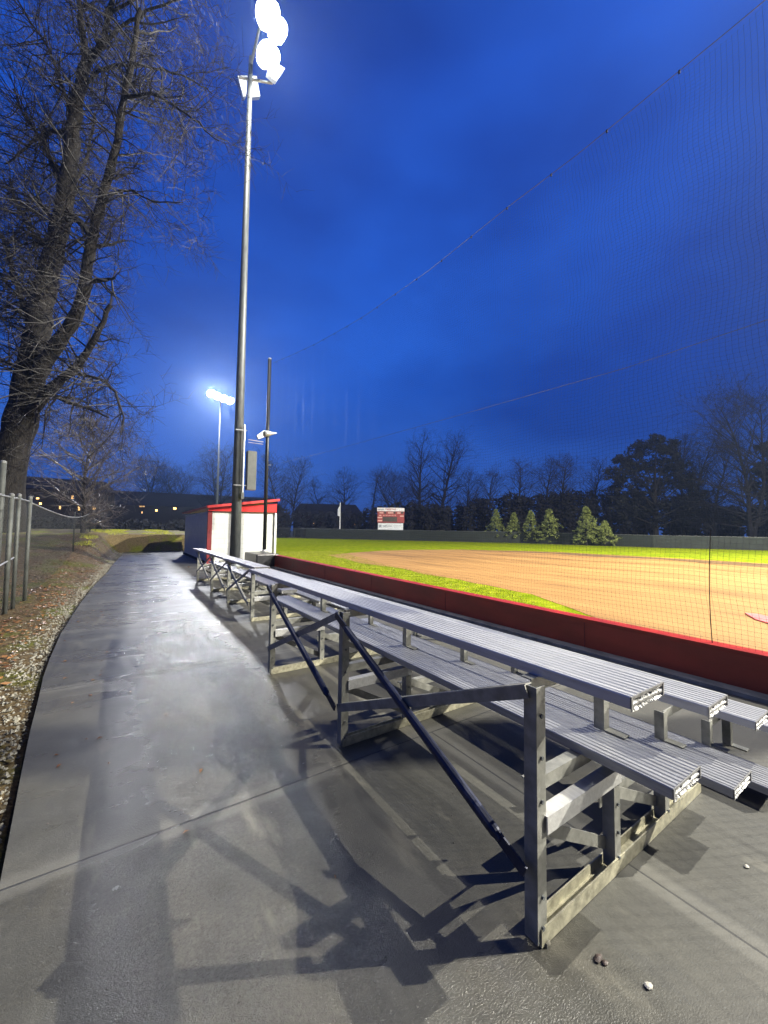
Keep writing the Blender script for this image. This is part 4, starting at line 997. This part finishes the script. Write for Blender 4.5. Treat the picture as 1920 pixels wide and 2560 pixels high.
big_evergreen('large dark rounded evergreen tree rising over the right hand wood', 1640, 68, [(1560, 1150, 26), (1600, 1125, 28), (1640, 1112, 28), (1672, 1118, 26), (1545, 1185, 30), (1590, 1175, 34), (1640, 1165, 38), (1690, 1160, 30), (1545, 1230, 34), (1600, 1225, 38), (1660, 1215, 40), (1715, 1200, 28), (1740, 1250, 34), (1560, 1280, 40), (1640, 1280, 44), (1720, 1290, 40)], 50, .34)
big_evergreen('dark ragged evergreen at the right edge of the view', 1925, 62, [(1925, 1120, 26), (1900, 1180, 22), (1930, 1230, 30), (1880, 1215, 14), (1915, 1290, 34), (1850, 1300, 20)], 51, .3)
# dark undergrowth: one mass nobody could count
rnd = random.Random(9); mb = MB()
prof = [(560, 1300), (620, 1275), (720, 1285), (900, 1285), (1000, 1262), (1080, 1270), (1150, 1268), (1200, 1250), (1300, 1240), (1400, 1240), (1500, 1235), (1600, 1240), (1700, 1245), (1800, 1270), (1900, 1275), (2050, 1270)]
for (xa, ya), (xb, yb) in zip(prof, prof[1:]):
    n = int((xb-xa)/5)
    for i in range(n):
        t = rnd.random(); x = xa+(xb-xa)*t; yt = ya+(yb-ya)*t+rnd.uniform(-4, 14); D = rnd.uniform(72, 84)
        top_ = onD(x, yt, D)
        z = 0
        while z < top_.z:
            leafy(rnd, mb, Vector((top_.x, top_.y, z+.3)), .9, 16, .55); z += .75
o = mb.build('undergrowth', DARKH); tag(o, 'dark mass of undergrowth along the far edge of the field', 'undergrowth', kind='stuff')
# wooded bank behind the left mound and the house, dark
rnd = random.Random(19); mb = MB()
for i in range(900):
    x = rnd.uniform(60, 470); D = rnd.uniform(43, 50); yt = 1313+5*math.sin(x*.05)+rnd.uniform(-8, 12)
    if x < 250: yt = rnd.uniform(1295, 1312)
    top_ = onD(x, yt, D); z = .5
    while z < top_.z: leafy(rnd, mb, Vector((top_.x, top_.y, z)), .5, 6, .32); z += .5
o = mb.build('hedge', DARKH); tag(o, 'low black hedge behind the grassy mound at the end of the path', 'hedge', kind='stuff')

# ---------------------------------------------------------------- litter, gravel, grass, small debris
rnd = random.Random(7)
mb = MB()
for i in range(9000):
    y = 1.5+rnd.random()**1.3*26; ex = edge(y); x = ex-.25-rnd.random()**.9*2.6; z = hgt(x, y)+.012
    if noise.noise(Vector((x*1.5, y*.6, 0))) < -.12 and rnd.random() < .7: continue
    s = rnd.uniform(.018, .045); a_ = rnd.uniform(0, 2*PI); c, s2 = math.cos(a_)*s, math.sin(a_)*s; n = len(mb.v); t = [rnd.uniform(0, .02) for _ in range(5)]
    mb.v += [(x+c, y+s2, z+t[0]), (x-s2*.6, y+c*.6, z+t[1]), (x-c*.9, y-s2*.9, z+t[2]), (x+s2*.6, y-c*.6, z+t[3])]; mb.f.append((n, n+1, n+2, n+3))
tag(mb.build('leaf_litter', LEAF), 'brown fallen leaves scattered over the bank beside the path', 'leaves', kind='stuff')
mb = MB()
for i in range(150):
    y = 1.2+rnd.random()**.8*22; x = edge(y)+.03+abs(rnd.gauss(0, .5))+(rnd.random() < .12)*rnd.uniform(0, 3)
    if x > 4.4 or (y > 16 and x > 2.5): continue
    s = rnd.uniform(.008, .022); a_ = rnd.uniform(0, 2*PI); c, s2 = math.cos(a_)*s, math.sin(a_)*s; n = len(mb.v)
    mb.v += [(x+c*1.3, y+s2*1.3, .002), (x-s2*.5, y+c*.5, .004+s*.2), (x-c, y-s2, .002), (x+s2*.5, y-c*.5, .003+s*.3)]; mb.f.append((n, n+1, n+2, n+3))
tag(mb.build('blown_leaves', LEAF), 'small leaf scraps blown onto the wet concrete path', 'leaves', kind='stuff')
mb = MB()
for i in range(7000):
    y = -1+rnd.random()**1.5*28; ex = edge(y); x = ex-.03-abs(rnd.gauss(0, .22)); z = hgt(x, y); s = rnd.uniform(.006, .017)*(1+.02*y)
    n = len(mb.v); q = [Vector((rnd.gauss(0, 1), rnd.gauss(0, 1), 0)).normalized() for _ in range(1)][0]
    p = Vector((x, y, z)); a_ = q*s; b = Vector((-q.y, q.x, 0))*s*rnd.uniform(.6, 1); h_ = Vector((0, 0, s*rnd.uniform(.6, 1)))
    mb.v += [tuple(p+a_), tuple(p+b), tuple(p-a_), tuple(p-b), tuple(p+h_+a_*.3), tuple(p+h_*.9-a_*.3+b*.2)]
    mb.f += [(n, n+1, n+4), (n+1, n+5, n+4), (n+1, n+2, n+5), (n+2, n+3, n+5), (n+3, n+4, n+5), (n+3, n, n+4)]
tag(mb.build('gravel', GRAV), 'pale gravel lining the left edge of the concrete path', 'gravel', kind='stuff')
mb = MB()
def blade(x, y, z, h_, wd):
    a_ = rnd.uniform(0, 2*PI); n = len(mb.v); lx, ly_ = rnd.gauss(0, .35)*h_, rnd.gauss(0, .35)*h_
    mb.v.extend([(x+math.cos(a_)*wd, y+math.sin(a_)*wd, z), (x-math.cos(a_)*wd, y-math.sin(a_)*wd, z), (x+lx, y+ly_, z+h_)]); mb.f.append((n, n+1, n+2))
cnt = 0
while cnt < 32000:
    y = rnd.uniform(1.2, 24); t = rnd.random(); x = 4.9+t**1.4*9
    fr_ = None
    # grass strip only: keep off the clay
    lim = 5.2+(y-2.4)*.72 if y < 6 else 7.7+(y-6)*.19 if y < 14 else 9.2+(y-14)*.3
    if x > lim: continue
    blade(x, y, 0, rnd.uniform(.02, .05), rnd.uniform(.002, .004)*(1+y*.08)); cnt += 1
tag(mb.build('grass', mat('grass_blades', (.13, .16, .006), .8, 0, .4, 3, col2=(.27, .26, .018))), 'short yellow green grass blades along the field side of the red wall', 'grass', kind='stuff')
mb = MB()
for i in range(16000):
    y = rnd.uniform(22, 40); x = rnd.uniform(-2.0, 2.6); ex = edge(y)
    if y < 27.6 and x > ex-.4: continue
    if noise.noise(Vector((x*.8, y*.35, 5))) < -.05: continue
    blade(x, y, hgt(x, y), rnd.uniform(.04, .10), rnd.uniform(.006, .012))
tag(mb.build('bank_grass', mat('bank_grass_blades', (.20, .23, .015), .7, 0, .4, 2, col2=(.42, .42, .05))), 'rough green grass on the mound past the end of the path', 'grass', kind='stuff')
# specks of grit and seed on the slab
mb = MB()
for i in range(900):
    if i < 450: p = Vector((rnd.gauss(.75, .35), rnd.gauss(5.9, .8), 0))
    else: p = Vector((rnd.uniform(-.3, 4.4), rnd.uniform(.6, 12), 0))
    if p.x < edge(p.y)+.05 or p.x > 4.5: continue
    s = rnd.uniform(.002, .006)*(1.3 if i < 450 else .8); n = len(mb.v); a_ = rnd.uniform(0, 6.28); c, d_ = math.cos(a_)*s, math.sin(a_)*s
    mb.v += [(p.x+c*1.6, p.y+d_*1.6, .001), (p.x-d_*.7, p.y+c*.7, .001), (p.x-c*1.6, p.y-d_*1.6, .001), (p.x+d_*.7, p.y-c*.7, .001), (p.x, p.y, .001+s*.7)]
    mb.f += [(n, n+1, n+4), (n+1, n+2, n+4), (n+2, n+3, n+4), (n+3, n, n+4)]
tag(mb.build('grit', PEBD), 'dark specks of grit and seed scattered on the wet concrete', 'grit', kind='stuff')
def pebble(label, px, py, s, m_, name='pebble', cat='pebble'):
    p = onG(px, py); rr = random.Random(int(px)); mb = MB(); k = 8
    for z, q in ((0, .8), (.45, 1.0), (.8, .6), (.95, .1)):
        for i in range(k): a_ = 2*PI*i/k; w_ = q*s*rr.uniform(.75, 1.2); mb.v.append((p.x+math.cos(a_)*w_*1.3, p.y+math.sin(a_)*w_*.9, z*s*.9+.001))
    for j in range(3):
        for i in range(k): i2 = (i+1) % k; mb.f.append((j*k+i, j*k+i2, (j+1)*k+i2, (j+1)*k+i))
    mb.f.append(tuple(3*k+i for i in range(k)))
    tag(mb.build(name, m_, smooth=False), label, cat)
pebble('pale pebble lying on bare concrete at the bottom right', 1622, 2469, .011, PEB)
pebble('dark crumb of dirt below the near bleacher leg', 1496, 2399, .013, PEBD, 'dirt_clump', 'dirt')
pebble('small brown crumb touching the dark dirt clump on the concrete', 1512, 2410, .009, PEBD, 'dirt_clump', 'dirt')
pebble('grey lump of mud at the foot of the near bleacher leg', 1368, 2362, .014, GRAV, 'mud_lump', 'mud')
pebble('small pebble near the right edge of the concrete', 1867, 2168, .009, PEB)
pebble('reddish leaf scrap on the concrete by the far bleacher', 471, 1418, .03, LEAF, 'leaf_scrap', 'leaf')
# ---------------------------------------------------------------- damp air
HAZE = True
if HAZE:
    mb = MB().box((-150, -60, -1.3), (160, 175, 40)); hz = mb.build('haze', None) if False else None
    me = bpy.data.meshes.new('haze'); me.from_pydata(mb.v, [], mb.f); hz = bpy.data.objects.new('haze', me); C.objects.link(hz)
    m = bpy.data.materials.new('damp_air'); m.use_nodes = True; t = m.node_tree; t.nodes.clear()
    o_ = N(t, 'ShaderNodeOutputMaterial'); v = N(t, 'ShaderNodeVolumePrincipled'); v.inputs['Density'].default_value = .0009; v.inputs['Color'].default_value = (.50, .68, 1, 1); v.inputs['Anisotropy'].default_value = .75
    t.links.new(v.outputs[0], o_.inputs['Volume']); me.materials.append(m)
    tag(hz, 'thin damp night air glowing around the floodlights', 'haze', kind='stuff')
